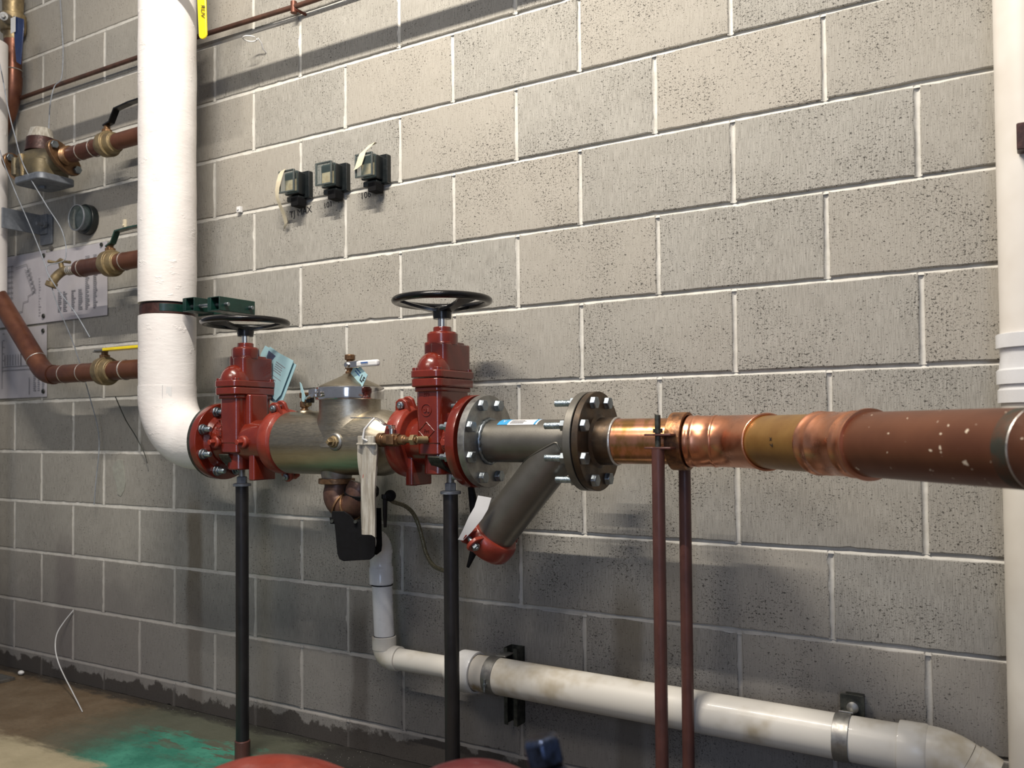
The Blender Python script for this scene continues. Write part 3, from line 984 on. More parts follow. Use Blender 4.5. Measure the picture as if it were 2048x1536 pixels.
# ------------------------------------------------------------ y strainer
t = thing('y_strainer', 'grey steel wye strainer with two bolted flanges and angled leg', 'strainer', (1.4, PY, .70))
SR = .0515
xL, xR = 1.256, 1.556
for nm, xa, xb in (('left_flange', xL, xL + .019), ('right_flange', xR - .019, xR)):
    MB().rev([(0, .04), (0, .1135), (.0012, .1145), (.0178, .1145), (.019, .1135), (.019, .04)], (xa, PY, PZ), X, 72, True).build('flange', M['steel_dull'] if nm == 'left_flange' else M['strainer'], t)
MB().cyl((xL + .01, PY, PZ), (xR - .01, PY, PZ), SR, n=56).build('barrel', M['strainer'], t, ang=60)
wb = MB()
pts = [(xL + .019 + .003 + .0012 * math.sin(i * 2.1), PY + (SR + .002) * math.cos(2 * PI * i / 60), PZ + (SR + .002) * math.sin(2 * PI * i / 60)) for i in range(60)]
wb.tube(pts, [.0048 + .0008 * math.sin(i * 1.7) for i in range(60)], 8, closed=True)
wb.build('weld_bead', M['zinc'], t, ang=70)
wb = MB()
pts = [(xR - .019 - .003, PY + (SR + .002) * math.cos(2 * PI * i / 60), PZ + (SR + .002) * math.sin(2 * PI * i / 60)) for i in range(60)]
wb.tube(pts, .0042, 8, closed=True).build('weld_bead', M['strainer'], t, ang=70)
ld_ = V((-.665, 0, -.747)); l0 = V((1.487, PY, .940)); l1 = l0 + ld_ * .315
MB().cyl(l0, l1, .0515, n=56).build('leg', M['strainer'], t, ang=60)
# weld line where leg meets barrel
wl_ = []
u1 = V((0, 1, 0)); u2 = ld_.cross(u1)
for i in range(40):
    g = math.radians(-200 + 220 * i / 39)
    d_ = (u1 * math.cos(g) + u2 * math.sin(g)) * .0515
    o = l0 + d_
    # march along the leg until it leaves the barrel
    s_ = 0
    for k in range(400):
        p_ = o + ld_ * (k * .0005 - .06)
        if math.hypot(p_.y - PY, p_.z - PZ) > SR and p_.z < PZ: s_ = k * .0005 - .06; break
    wl_.append(o + ld_ * s_)
wl_ = [p_ for p_ in wl_ if p_.z < PZ - .002]
if len(wl_) > 4: MB().tube(wl_, .0022, 6).build('weld_bead', M['strainer'], t, ang=70)
# maker's sticker on top of the barrel (built as a curved patch)
def patch(x0_, x1_, g0, g1, r, material, name, parent, n=10, dy=0):
    vs = []; nn_ = n + 1
    for rr in (r, r + .0007):
        for i in range(nn_):
            g = math.radians(g0 + (g1 - g0) * i / n)
            for x_ in (x0_, x1_): vs.append((x_, PY - rr * math.cos(g), PZ + rr * math.sin(g)))
    fs = []
    for i in range(n):
        a_ = i * 2; b_ = nn_ * 2 + i * 2
        fs += [(a_, a_ + 1, a_ + 3, a_ + 2), (b_, b_ + 1, b_ + 3, b_ + 2), (a_, a_ + 2, b_ + 2, b_), (a_ + 1, a_ + 3, b_ + 3, b_ + 1)]
    fs += [(0, 1, nn_ * 2 + 1, nn_ * 2), (2 * n, 2 * n + 1, nn_ * 2 + 2 * n + 1, nn_ * 2 + 2 * n)]
    return MB().add(vs, fs).build(name, material, parent)


M['red_fg'] = simple('crimson_paint', (.115, .010, .013), (.09, .008, .011), .40, 0, 12, coat=.3)
M['label_blue'] = simple('label_blue', (.05, .36, .70), None, .5)
stk = patch(1.318, 1.428, 50, 108, SR, M['paper'], 'sticker', t)
patch(1.318, 1.346, 50, 108, SR + .0006, M['label_blue'], 'blue_end', stk)
patch(1.419, 1.424, 50, 108, SR + .0006, M['label_blue'], 'blue_stripe', stk)
gg = math.radians(64)
un = V((0, -math.cos(gg), math.sin(gg))); uu = V((0, math.sin(gg), math.cos(gg)))
text('lettering', 'Y', .016, V((1.333, PY, PZ)) + un * (SR + .0016) - uu * .004, X, uu, M['paper'], stk, .0003)
tiny_text_lines(stk, V((1.352, PY, PZ)) + un * (SR + .0010) + uu * .006, X, uu, 4, .045, .0045, M['grey_ink'], un)
# bolts
for k in range(8):
    g = PI / 8 + k * PI / 4
    y_, z_ = PY + .095 * math.sin(g), PZ + .095 * math.cos(g)
    h_ = hexbolt(t, (xL + .019, y_, z_), X, .0150, .013)
    stud(h_, (1.219, y_, z_), -X, .0078, .012, .0140, .013, name='nut', washer=False) if False else None
    n_ = MB().rev([(0, .0138), (.013, .0138)], (1.219, y_, z_), -X, 6).rev([(.0, .0075), (.030, .0075)], (1.219, y_, z_), -X, 14)
    n_.build('nut', M['zinc'], h_, bevel=.0005, seg=1)
    h2 = hexbolt(t, (1.5755, y_, z_), X, .0150, .012)
    n_ = MB().rev([(0, .0138), (.014, .0138)], (xR - .019, y_, z_), -X, 6)
    n2 = n_.build('nut', M['zinc'], h2, bevel=.0005, seg=1)
    MB().cyl((xR - .030, y_, z_), (xR - .075, y_, z_), .0078, n=14).build('threaded_end', M['stud'], h2)

cc = l1 + ld_ * .006
cp3 = coupling(cc, ld_, .030, .068, .052, 'red grooved coupling and cap closing the strainer leg', (-.10, -1, .09), mat='red_dull')
MB().rev([(0, .050), (.018, .050), (.026, .040), (.027, .0)], cc + ld_ * .004, ld_, 48).build('end_cap', M['red_dull'], cp3, bevel=.0015)
# white paper strip stuck beside it
pp = [V((1.305, -.300, .812)), V((1.298, -.305, .785)), V((1.286, -.312, .762)), V((1.266, -.318, .730)), V((1.248, -.320, .708))]
ws = [.018, .018, .018, .012, .007]
pv = []
wdir = V((.86, .48, -.18)).normalized()
for side in (0, 1):
    for p_, w_ in zip(pp, ws):
        for s_ in (-1, 1): pv.append(p_ + wdir * w_ * s_ * .9 + V((0, -.001, 0)) * side)
fs = []
for sd_ in (0, 1):
    for i in range(4): k_ = sd_ * 10 + i * 2; fs.append((k_, k_ + 1, k_ + 3, k_ + 2))
for i in range(4):
    fs.append((i * 2, i * 2 + 2, 12 + i * 2, 10 + i * 2)); fs.append((i * 2 + 1, i * 2 + 3, 13 + i * 2, 11 + i * 2))
fs += [(0, 1, 11, 10), (8, 9, 19, 18)]
tag(MB().add(pv, fs).build('paper_tag', M['paper'], ang=60, origin=(1.25, -.31, .70)), 'blank white paper strip hooked on the strainer cap coupling', 'tag')

# ------------------------------------------------------------ copper line
t = thing('copper_pipe', 'large copper pipe run with bronze flange, bright elbow and coupling', 'pipe', (1.9, PY, .88))
MB().rev([(0, .04), (0, .1135), (.001, .1145), (.015, .1145), (.016, .1135), (.0165, .062), (.022, .0545), (.060, .0545), (.062, .050)], (1.5595, PY, PZ), X, 72).build('bronze_flange', simple('heat_stained_bronze', (.135, .090, .055), (.070, .056, .045), .40, .8, 16, bump=.1), t, ang=30)
tag(MB().torus((1.6205, PY, PZ), X, .0525, .0032, 56, 8).build('solder_ring', M['solder'], t), None)
CR = .0525
MB().cyl((1.62, PY, PZ), (1.806, PY, PZ), CR - .0012, n=56).build('heat_tinted_pipe', M['copper_tint'], t, ang=60)
B = V((1.895, PY, PZ)); dg_ = V((.70711, -.70711, 0))
e = MB()
CE = .0550
e.rev([(0, CR), (.001, CE + .001), (.004, CE + .0015), (.007, CE), (.014, CE), (.016, CE + .0012), (.020, CE + .0012), (.022, CE), (.054, CE), (.056, CE + .0012), (.060, CE + .0012), (.062, CE)], (1.792, PY, PZ), X, 56)
ps = [V((1.850, PY, PZ)), V((1.852, PY, PZ))]
L_ = .043
e.elbow(V((1.852, PY, PZ)), B, B + dg_ * L_, CE, 56, 16)
e.cyl(B + dg_ * L_, B + dg_ * .122, CE, n=56)
e.torus(B + dg_ * .122, dg_, CE, .0030, 56, 8)
e.build('elbow', M['copper_new'], t, ang=60)
MB().cyl(B + dg_ * .11, B + dg_ * .33, CR, n=56).build('ochre_pipe', M['copper_ochre'], t, ang=60)
text('handwriting', 'x 7', .014, B + dg_ * .222 + V((-.7071, -.7071, 0)) * (CR + .0005) + V((0, 0, .002)), (0, 0, -1), dg_, M['ink'], t, .0003)
k = MB()
k.rev([(0, CR), (.0, CE), (.003, CE + .0025), (.007, CE + .0022), (.010, CE), (.030, CE), (.032, CE + .001), (.036, CE + .001), (.038, CE), (.100, CE), (.103, CE + .0015), (.108, CE + .0015), (.112, CE), (.128, CE), (.134, CE + .0025), (.138, CE + .0045), (.142, CE + .0040), (.143, CR)], B + dg_ * .302, dg_, 64)
k.build('repair_coupling', simple('satin_copper', (.80, .38, .24), (.66, .28, .15), .32, 1., 12), t, ang=60)
MB().cyl(B + dg_ * .43, B + dg_ * .80, CR + .0005, n=64).build('aged_pipe', M['copper_big'], t, ang=60)
MB().rev([(0, CR), (.0, CR + .0006), (.026, CR + .0008), (.028, CR)], B + dg_ * .754, dg_, 64).build('patina_band', M['verdigris'], t, ang=60)
MB().torus(B + dg_ * .782, dg_, CR + .0022, .0012, 64, 6).build('solder_ring', M['solder'], t)
e2 = MB().rev([(0, CR), (.002, CE), (.05, CE)], B + dg_ * .782, dg_, 56)
p0 = B + dg_ * .832; p1 = B + dg_ * .92
e2.elbow(p0, p1, p1 + X * (p1 - p0).length, CE, 48, 14)
e2.cyl(p1 + X * .088, p1 + X * 1.6, CR, n=48)
e2.build('far_elbow', M['copper_big'], t, ang=60)

# split-ring support with two brown legs
t = thing('pipe_support', 'brown split ring pipe support with two slender legs', 'support', (1.775, PY, 0))
rg = MB().rev([(-.017, .0565), (-.017, .0635), (.017, .0635), (.017, .0565)], (1.772, PY, PZ), X, 56, True)
rg.build('split_ring', simple('rusty_copper_clad_ring', (.34, .16, .07), (.13, .07, .045), .45, .8, 40, bump=.5), t, bevel=.001)
for yy, pr in ((-.312, .0), (-.153, .0)):
    ea = MB()
    for zz in (.958, .930):
        ea.box((1.762, yy + (.012 if yy < PY else -.012), zz), (.040, .046, .0045))
        ea.box((1.736, yy, zz), (.030, .012, .004))
    ea.build('ear', M['brown_paint'], t, bevel=.001)
    MB().cyl((1.750, yy, .90), (1.750, yy, 1.000), .0062, n=14).rev([(0, .011), (.009, .011)], (1.750, yy, .962), Z, 6).build('threaded_rod', M['strut'], t)
    MB().cyl((1.750, yy, 0.0), (1.750, yy, .928), .0137, n=28).rev([(0, .030), (.006, .030)], (1.750, yy, 0), Z, 24).build('leg', M['brown_paint'], t)


# ------------------------------------------------------------ black stands
def stand(x, label, zt=.815):
    t = thing('pipe_stand', label, 'stand', (x, PY, 0), 'black pipe stands under the red valves')
    MB().cyl((x, PY, 0), (x, PY, zt - .006), .0190, n=32).build('pole', M['black_pipe'], t)
    MB().rev([(0, .0225), (.055, .0225), (.057, .0195)], (x, PY, 0), Z, 32).build('foot_sleeve', M['brown_paint'], t, bevel=.001)
    MB().rev([(0, .0265), (.007, .0265), (.009, .020)], (x, PY, zt - .006), Z, 32).build('collar', M['grey_paint'], t, bevel=.0008)
    MB().rev([(0, .0155), (.018, .0155), (.020, .013)], (x, PY, zt + .003), Z, 6).build('adjusting_nut', M['grey_paint'], t, bevel=.0008)
    MB().cyl((x, PY, zt), (x, PY, .868), .0098, n=18).build('threaded_rod', M['steel_dull'], t)
    sd = MB()
    # curved saddle cradle
    R_c = .076
    vs = []; n = 18
    for i in range(n + 1):
        g = math.radians(-62 + 124 * i / n)
        for rr in (R_c, R_c + .006):
            for xx in (-.019, .019): vs.append((x + xx, PY + rr * math.sin(g), PZ - rr * math.cos(g)))
    fs = []
    for i in range(n):
        a_ = i * 4; b_ = a_ + 4
        fs += [(a_, a_ + 1, b_ + 1, b_), (a_ + 2, a_ + 3, b_ + 3, b_ + 2), (a_, a_ + 2, b_ + 2, b_), (a_ + 1, a_ + 3, b_ + 3, b_ + 1)]
    fs += [(0, 1, 3, 2), (4 * n, 4 * n + 1, 4 * n + 3, 4 * n + 2)]
    sd.add(vs, fs)
    sd.build('saddle', M['strut'], t, bevel=.0008)


stand(.396, 'black steel pipe stand under the left red valve')
stand(1.156, 'black steel pipe stand under the right red valve')
hp = MB().tube([(1.192, -.20, .86), (1.196, -.19, .80), (1.204, -.19, .74), (1.203, -.19, .69), (1.196, -.19, .655), (1.180, -.19, .62)], [.006, .010, .012, .012, .009, .004], 12)
tag(hp.build('rubber_strap', M['black_rubber'], origin=(1.19, -.19, .62)), 'black rubber strap hanging right behind the right black stand', 'strap')

# blue inspection tag on left valve
to = V((.402, -.134, 1.232)); tu = V((.80, -.18, -.36)).normalized(); tn = V((-.15, -.98, .1)); tn = (tn - tu * tn.dot(tu)).normalized(); tv = tn.cross(tu)
if tv.z < 0: tv = -tv
t = thing('paper_tag', 'large light blue paper tag hanging behind the left red valve', 'tag', to)
MB().prism([(-.012, .000), (.155, .012), (.150, -.100), (.135, -.125), (.0, -.115), (-.02, -.03)], to, tu, tv, tn * .0014).build('front_sheet', M['blue_paper'], t)
MB().prism([(.004, .004), (.166, .004), (.160, -.135), (.02, -.14)], to - tn * .006, tu, tv, tn * .001).build('rear_sheet', M['blue_paper'], t)
MB().prism([(.016, -.006), (.060, -.008), (.044, -.036), (.028, -.038), (.016, -.026)], to + tn * .0014, tu, tv, tn * .0006).build('printed_emblem', M['navy'], t)
tiny_text_lines(t, to + tu * .072 - tv * .022 + tn * .0015, tu, tv, 5, .055, .0068, M['grey_ink'], tn)
tiny_text_lines(t, to + tu * .060 - tv * .074 + tn * .0015, tu, tv, 4, .045, .0075, M['grey_ink'], tn)
MB().box(to + tu * .085 - tv * .064 + tn * .0017, (.085, .0014, .0005), axes=(tu, tv, tn)).build('rule', M['grey_ink'], t)

# ------------------------------------------------------------ discharge: bronze trap, air gap funnel, PVC drain
t = thing('relief_elbow', 'brown bronze double elbow below the steel tank', 'elbow', (.80, PY, .745))
o = MB().rev([(0, .050), (.014, .050), (.016, .040)], (.772, PY, .826), Z, 40)
o.build('flange_ring', M['bronze'], t, bevel=.0015)
e = MB()
e.tube([(.775, PY, .835), (.775, PY, .815)] + [(.775 + .040 - .040 * math.cos(a), PY - .006, .798 - .034 * math.sin(a)) for a in [PI * i / 14 for i in range(15)]] + [(.857, PY - .004, .81), (.862, PY, .828)], [.036] * 2 + [.036] * 15 + [.037, .032], 28)
e.build('bend', simple('brown_bronze', (.115, .060, .042), (.07, .036, .028), .42, .4, 30, bump=.2), t, ang=60)
r_ = MB().ring((.800, PY - .006, .766), (.8, 0, -.35), .041, .03, .006, 32).ring((.826, PY - .006, .764), (.9, 0, .3), .041, .03, .006, 32)
r_.build('swaged_ring', M['bronze'], t, bevel=.001)
MB().ring((.858, PY + .004, .806), (.25, -.3, 1), .047, .034, .012, 36).build('black_gasket', M['black_rubber'], t, bevel=.001)

t = thing('air_gap_funnel', 'black plate-sided air gap funnel below the bronze elbow', 'funnel', (.82, -.27, .62))
pl = [(-.058, .064), (-.024, .064), (-.006, .052), (.006, .036), (.022, .040), (.034, .064), (.058, .064), (.060, -.040), (.058, -.056), (.046, -.066), (-.026, -.070), (-.038, -.064), (-.043, -.050), (-.050, .030), (-.062, .030), (-.064, .048), (-.058, .048)]
MB().prism(pl, (.858, -.262, .692), (.88, .47, 0), Z, (-.003, .0055, 0)).build('front_plate', M['black_rubber'], t, bevel=.0015)
MB().prism(pl, (.815, -.182, .692), (.88, .47, 0), Z, (-.003, .0055, 0)).build('rear_plate', M['black_rubber'], t, bevel=.0015)
MB().rbox((.836, -.220, .642), (.072, .072, .03), .012).build('cup', M['black_rubber'], t, bevel=.002)
for dx, dz in ((-.056, .038), (.008, .036)):
    MB().cyl((.861 + dx * .88, -.268 + dx * .47, .692 + dz), (.812 + dx * .88, -.176 + dx * .47, .692 + dz), .0045, n=12).build('cross_bolt', M['strut'], t)

t = thing('drain_pipe', 'white plastic drain dropping from the funnel then running right along the wall', 'pipe', (1.5, -.09, .30))
dy = -.09
MB().cyl((.823, dy, .368), (.812, dy, .59), .0290, n=36).build('drop_pipe', M['pvc_new'], t, ang=60)
e = MB().rev([(0, .031), (.001, .0345), (.046, .0345), (.048, .0325), (.056, .0310), (.07, .0320), (.10, .0335)], (.8130, dy, .532), (-.03, 0, 1), 36)
dq = V((.10, -.98, .10)).normalized()
qc = V((.8095, dy, .655))
e.elbow((.8105, dy, .618), qc, qc + dq * .037, .0345, 36, 10)
q0 = qc + dq * .035
e.rev([(0, .0345), (.008, .038), (.050, .038), (.050, .031), (.02, .030), (.02, .0)], q0, dq, 40)
e.build('street_elbow', M['pvc_new'], t, ang=50)
for zz in (.529, .384):
    MB().ring((.823 - (zz - .368) * .05, dy, zz), Z, .0304, .0265, .003, 36).build('joint_line', M['black_rubber'], t)
e = MB().rev([(0, .0345), (.034, .0345), (.036, .032)], (.8225, dy, .348), (-.02, 0, 1), 36)
e.elbow((.8230, dy, .350), (.8245, dy, .325), V((.8245, dy, .325)) + V((1, 0, 0)) * .025, .0330, 36, 14)
e.rev([(0, .0345), (.026, .0345), (.0262, .0295)], (.8505, dy, .325), X, 36)
e.build('bottom_elbow', M['pvc'], t, ang=50)
MB().cyl((.872, dy, .3245), (1.058, dy, .323), .0301, n=36).build('small_pipe', M['pvc'], t, ang=60)
e = MB().rev([(0, .0301), (.0, .037), (.022, .041), (.046, .042)], (1.0505, dy, .323), X, 40)
e.build('reducer_hub', M['pvc'], t, ang=50)
e = MB().rev([(0, .041), (.0, .054), (.003, .055), (.047, .055), (.050, .054), (.050, .0487), (.030, .0477)], (1.091, dy, .322), X, 48)
e.build('new_socket', M['pvc_new'], t, ang=40)
MB().cyl((1.120, dy, .322), (1.1945, dy, .322), .0470, n=44).build('stained_stub', simple('stained_pvc', (.50, .47, .42), (.30, .22, .12), .45, 0, 18, lo=.35, hi=.5), t, ang=60)
p2 = V((2.228, dy, .3095))
MB().cyl((1.1935, dy, .322), p2, .0474, n=48).build('main_pipe', M['pvc'], t, ang=40)
e = MB().rev([(0, .047), (0, .054), (.003, .0545), (.050, .0545), (.054, .052)], (2.182, dy, .3105), (1, 0, -.011), 44)
pe = V((2.268, dy, .310))
e.elbow(V((2.235, dy, .310)), pe, pe + V((.866, .0, -.5)) * .033, .052, 40, 10)
e.cyl(pe + V((.866, .0, -.5)) * .033, pe + V((.866, 0, -.5)) * .05, .052, n=40)
e.build('end_elbow', M['pvc'], t, ang=50)
q1 = pe + V((.866, 0, -.5)) * .085
e = MB().rev([(0, .0505), (0, .0555), (.040, .0555), (.040, .048), (.0, .048)], pe + V((.866, 0, -.5)) * .045, (.866, 0, -.5), 40, True)
e.elbow(q1 - V((.866, 0, -.5)) * .03, q1, q1 - Z * .03, .0474, 40, 10).cyl(q1 - Z * .03, (q1.x, q1.y, 0), .0474, n=36)
e.build('floor_drop', M['pvc'], t, ang=50)


def strut(x, z0, z1, label, cz):
    t = thing('strut_bracket', label, 'bracket', (x, 0, z0), 'pipe brackets holding the white drain')
    s_ = MB()
    yy = -.021
    s_.box((x - .0195, yy, (z0 + z1) / 2), (.0025, .041, z1 - z0)); s_.box((x + .0195, yy, (z0 + z1) / 2), (.0025, .041, z1 - z0))
    s_.box((x, -.0015, (z0 + z1) / 2), (.0415, .0025, z1 - z0))
    s_.box((x - .0145, -.0405, (z0 + z1) / 2), (.010, .0025, z1 - z0)); s_.box((x + .0145, -.0405, (z0 + z1) / 2), (.010, .0025, z1 - z0))
    s_.build('channel', M['strut'], t)
    MB().cyl((x, -.003, z1 - .02), (x, -.014, z1 - .02), .009, n=6).build('anchor_bolt', M['steel_dull'], t)
    MB().cyl((x, -.003, z0 + .035), (x, -.014, z0 + .035), .009, n=6).build('anchor_bolt', M['strut'], t)
    cl = MB().rev([(-.015, .0478), (-.015, .0498), (.015, .0498), (.015, .0478)], (x - .018, dy, cz), X, 48, True)
    cl.box((x - .006, -.058, cz + .050), (.030, .045, .003)); cl.box((x - .006, -.058, cz - .050), (.030, .045, .003))
    cl.build('strap', M['steel_dull'], t, bevel=.0006)
    MB().cyl((x - .018, dy - .052, cz - .030), (x - .018, dy - .052, cz + .002), .003, n=10).rev([(0, .006), (.005, .006)], (x - .018, dy - .052, cz - .014), Z, 6).build('strap_screw', M['zinc'], t)


strut(1.214, .180, .385, 'dark channel bracket at the new white socket of the drain', .322)
t = thing('strap_bracket', 'square dark plate and bright strap holding the drain near its right end', 'bracket', (2.075, 0, .30), 'pipe brackets holding the white drain')
MB().rbox((2.082, -.040, .340), (.050, .004, .100), .004, 'y').box((2.082, -.020, .340), (.038, .038, .088)).build('plate', M['strut'], t, bevel=.0008)
MB().rev([(0, .0125), (.008, .0125), (.012, .006)], (2.084, -.042, .364), -Y, 24).build('anchor_bolt', M['steel_dull'], t)
cl = MB().rev([(-.016, .0480), (-.016, .0505), (.016, .0505), (.016, .0480)], (2.072, dy, .3115), X, 48, True)
cl.box((2.076, -.062, .358), (.030, .045, .003), rot=Matrix.Rotation(-.25, 3, 'X'))
cl.build('strap', M['steel_dull'], t, bevel=.0006)

# braided hose behind
hs = MB()
cps = [V((.918, -.20, .80)), V((.932, -.185, .779)), V((.950, -.155, .765)), V((.960, -.13, .742)), V((.972, -.12, .705)), V((.984, -.12, .668)), V((1.000, -.125, .633)), V((1.030, -.135, .606)), V((1.075, -.15, .598)), V((1.13, -.17, .60))]


def spline(p, n=8):
    out = []
    P_ = [p[0]] + p + [p[-1]]
    for i in range(1, len(P_) - 2):
        for k in range(n):
            s_ = k / n
            a_, b_, c_, d_ = P_[i - 1], P_[i], P_[i + 1], P_[i + 2]
            out.append(.5 * ((2 * b_) + (c_ - a_) * s_ + (2 * a_ - 5 * b_ + 4 * c_ - d_) * s_ ** 2 + (3 * b_ - a_ - 3 * c_ + d_) * s_ ** 3))
    out.append(p[-1]); return out


t = thing('braided_hose', 'thin braided steel hose curving behind the right black stand', 'hose', (1.0, -.15, .60))
hs.tube(spline(cps), .0058, 12).build('hose', M['hose'], t, ang=80)
k = MB().rev([(0, .010), (.012, .010), (.014, .007), (.06, .006), (.09, .004)], (.922, -.205, .800), (0, 0, -1), 12)
k.build('hose_fitting', M['black_gloss'], t, bevel=.0006)
MB().ball((.932, -.195, .795), .016, (1, 1, 1), 16, 8).build('tee_fitting', M['black_rubber'], t)

# ------------------------------------------------------------ white soil pipe on the right
t = thing('vertical_drain_pipe', 'tall white plastic pipe standing at the right end of the wall', 'pipe', (2.445, -.10, 0))
vx, vy, vr = 2.4360, -.10, .0570
MB().cyl((vx, vy, 1.14), (vx, vy, 3.2), vr, n=48).build('upper_pipe', M['pvc'] if False else simple('cream_pvc', (.70, .67, .62), (.62, .58, .52), .4, 0, 4), t, ang=60)
e = MB().rev([(0, .060), (.0, .063), (.024, .063), (.028, .060), (.036, .0600), (.036, .0645), (.062, .0645), (.066, .060), (.090, .057), (.105, .0585), (.106, .0645), (.132, .0645), (.134, .060)], (vx, vy, 1.015), Z, 48)
e.build('coupling', M['pvc_new'], t, ang=30)
MB().cyl((vx, vy, 0.0), (vx, vy, 1.05), .0575, n=48).build('lower_pipe', simple('cream_pvc_low', (.68, .65, .58), (.60, .56, .49), .42, 0, 4), t, ang=60)
t = thing('rusty_pipe_clip', 'brown rusty bracket nut on the white pipe at right edge', 'clip', (2.435, -.16, 1.50))
MB().rbox((2.432, -.175, 1.508), (.030, .034, .050), .003, 'y').build('block', M['rust'], t, bevel=.0015)
MB().rbox((2.440, -.160, 1.535), (.020, .020, .010), .003, 'y').build('lug', M['tape'], t, bevel=.001)

# ------------------------------------------------------------ small copper line near ceiling and the pipe above the frame
t = thing('small_copper_line', 'thin dark copper line running along the wall near the top', 'pipe', (-.3, -.03, 2.34))
MB().tube([(-1.9, -.03, 2.350), (-.9, -.03, 2.352), (-.03, -.03, 2.347), (.44, -.03, 2.333), (.9, -.03, 2.329), (3.6, -.03, 2.30)], .0082, 14).build('tube', simple('dull_copper_line', (.13, .062, .042), (.085, .045, .034), .5, .4, 20), t)
MB().cyl((.415, -.03, 2.314), (.415, -.03, 2.350), .0105, n=14).build('clip', M['copper_old'], t)
MB().cyl((.420, -.034, 2.325), (.440, .0, 2.314), .0048, n=12).build('standoff', M['copper_old'], t)
tag(MB().tube([(-2.6, -.52, 2.556), (3.6, -.52, 2.552)], .0150, 20).build('overhead_pipe', M['black_pipe'], origin=(.5, -.52, 2.55)), 'dark pipe overhead casting the long slanting shadow on the wall', 'pipe')

t = thing('valve_lever', 'yellow valve lever with black lettering hanging beside the white riser at the top', 'lever', (.24, -.25, 2.19))
lv = [(-.013, .0), (-.010, -.008), (.0, -.013), (.010, -.010), (.0165, .0), (.0165, .22), (-.0165, .22)]
MB().prism(lv, (.2445, -.250, 2.200), V((1, .2, 0)).normalized(), V((-.045, 0, 1)), (0, .006, 0)).build('grip', M['yellow'], t, bevel=.002)
text('lettering', 'RUV', .021, (.243, -.2525, 2.274), (0, 0, -1), V((1, .2, 0)), M['ink'], t, .0003, shear=.3)
MB().box((.226, -.235, 2.40), (.02, .02, .06)).cyl((.226, -.24, 2.42), (.226, -.10, 2.42), .012, n=12).build('lever_shank', M['steel_dull'], t)

# wire hook in the wall
t_ = [V((.259, 0, 2.232)), V((.262, -.018, 2.238)), V((.268, -.030, 2.252)), V((.268, -.045, 2.262))]
lp_ = [V((.268 - .0 + .022 * math.cos(g) - .022, -.045 - .014 + .022 * math.sin(g), 2.262 - .002)) for g in [math.radians(a) for a in range(40, 380, 20)]]
MBh = MB().tube(t_, .0022, 8).tube(lp_, .0022, 8)
tag(MBh.build('wire_hook', M['paper'], ang=80, origin=(.26, 0, 2.23)), 'small bent wire loop sticking out of the wall near the top', 'hook')

# ------------------------------------------------------------ three meter registers
M['rim'] = simple('grey_green_plastic', (.070, .085, .082), None, .25, coat=.4)


def register(x, label, tape):
    t = thing('meter_register', label, 'meter register', (x, -.01, 1.70), 'remote meter registers in a row on the wall')
    zc = 1.757
    MB().rbox((x, -.009, zc), (.078, .018, .086), .004, 'y').build('back_plate', M['dark_plastic'], t, bevel=.0012)
    MB().rbox((x - .008, -.032, zc + .002), (.060, .030, .072), .005, 'y').build('housing', M['dark_plastic'], t, bevel=.0015)
    MB().rbox((x - .008, -.049, zc + .003), (.048, .003, .056), .002, 'y').build('dial_face', M['cream_card'], t)
    MB().box((x - .008, -.0515, zc + .022), (.050, .0015, .018)).build('dark_window', M['dark_plastic'], t)
    cvr = MB().rbox((x - .008, -.060, zc + .003), (.062, .020, .070), .004, 'y')
    cvr.build('clear_cover', M['clear_cover'], t, bevel=.001)
    fr = MB()
    for dx, dz, sx_, sz_ in ((-.031, 0, .005, .070), (.031, 0, .005, .070), (0, .033, .062, .005), (0, -.033, .062, .005)):
        fr.box((x - .008 + dx, -.0685, zc + .003 + dz), (sx_, .006, sz_))
    fr.build('cover_rim', M['rim'], t, bevel=.0008)
    MB().rbox((x - .008, -.030, zc - .046), (.052, .024, .016), .003, 'y').build('lower_lip', M['dark_plastic'], t, bevel=.001)
    MB().rbox((x + .004, -.030, zc - .058), (.030, .036, .028), .003, 'y').build('latch', M['black_rubber'], t, bevel=.001)
    MB().ball((x - .004, -.030, zc + .040), .010, (1.4, 1, .5), 16, 8).build('top_knob', M['dark_plastic'], t)
    return t


r1 = register(.428, 'dark meter register with long curled masking tape, leftmost of three', 1)
r2 = register(.585, 'dark meter register without tape, in the middle of three', 0)
r3 = register(.745, 'dark meter register with short tape over its face, highest of three', 1)


def ribbon(name, pts, w, material, label, wdir=(1, 0, 0)):
    m_ = MB(); vs = []; wd = V(wdir).normalized()
    n = len(pts)
    ws_ = w if isinstance(w, list) else [w] * n
    for sd_ in (0, 1):
        for p, q_ in zip(pts, ws_):
            for s_ in (-1, 1): vs.append(V(p) + wd * q_ / 2 * s_ + V((0, -.0008, 0)) * sd_)
    fs = []; N2 = 2 * n
    for sd_ in (0, 1):
        for i in range(n - 1): k_ = sd_ * N2 + 2 * i; fs.append((k_, k_ + 1, k_ + 3, k_ + 2))
    for i in range(n - 1):
        fs.append((2 * i, 2 * i + 2, N2 + 2 * i + 2, N2 + 2 * i)); fs.append((2 * i + 1, 2 * i + 3, N2 + 2 * i + 3, N2 + 2 * i + 1))
    fs += [(0, 1, N2 + 1, N2), (N2 - 2, N2 - 1, 2 * N2 - 1, 2 * N2 - 2)]
    return tag(m_.add(vs, fs).build(name, material, ang=60, origin=pts[-1]), label, 'tape')


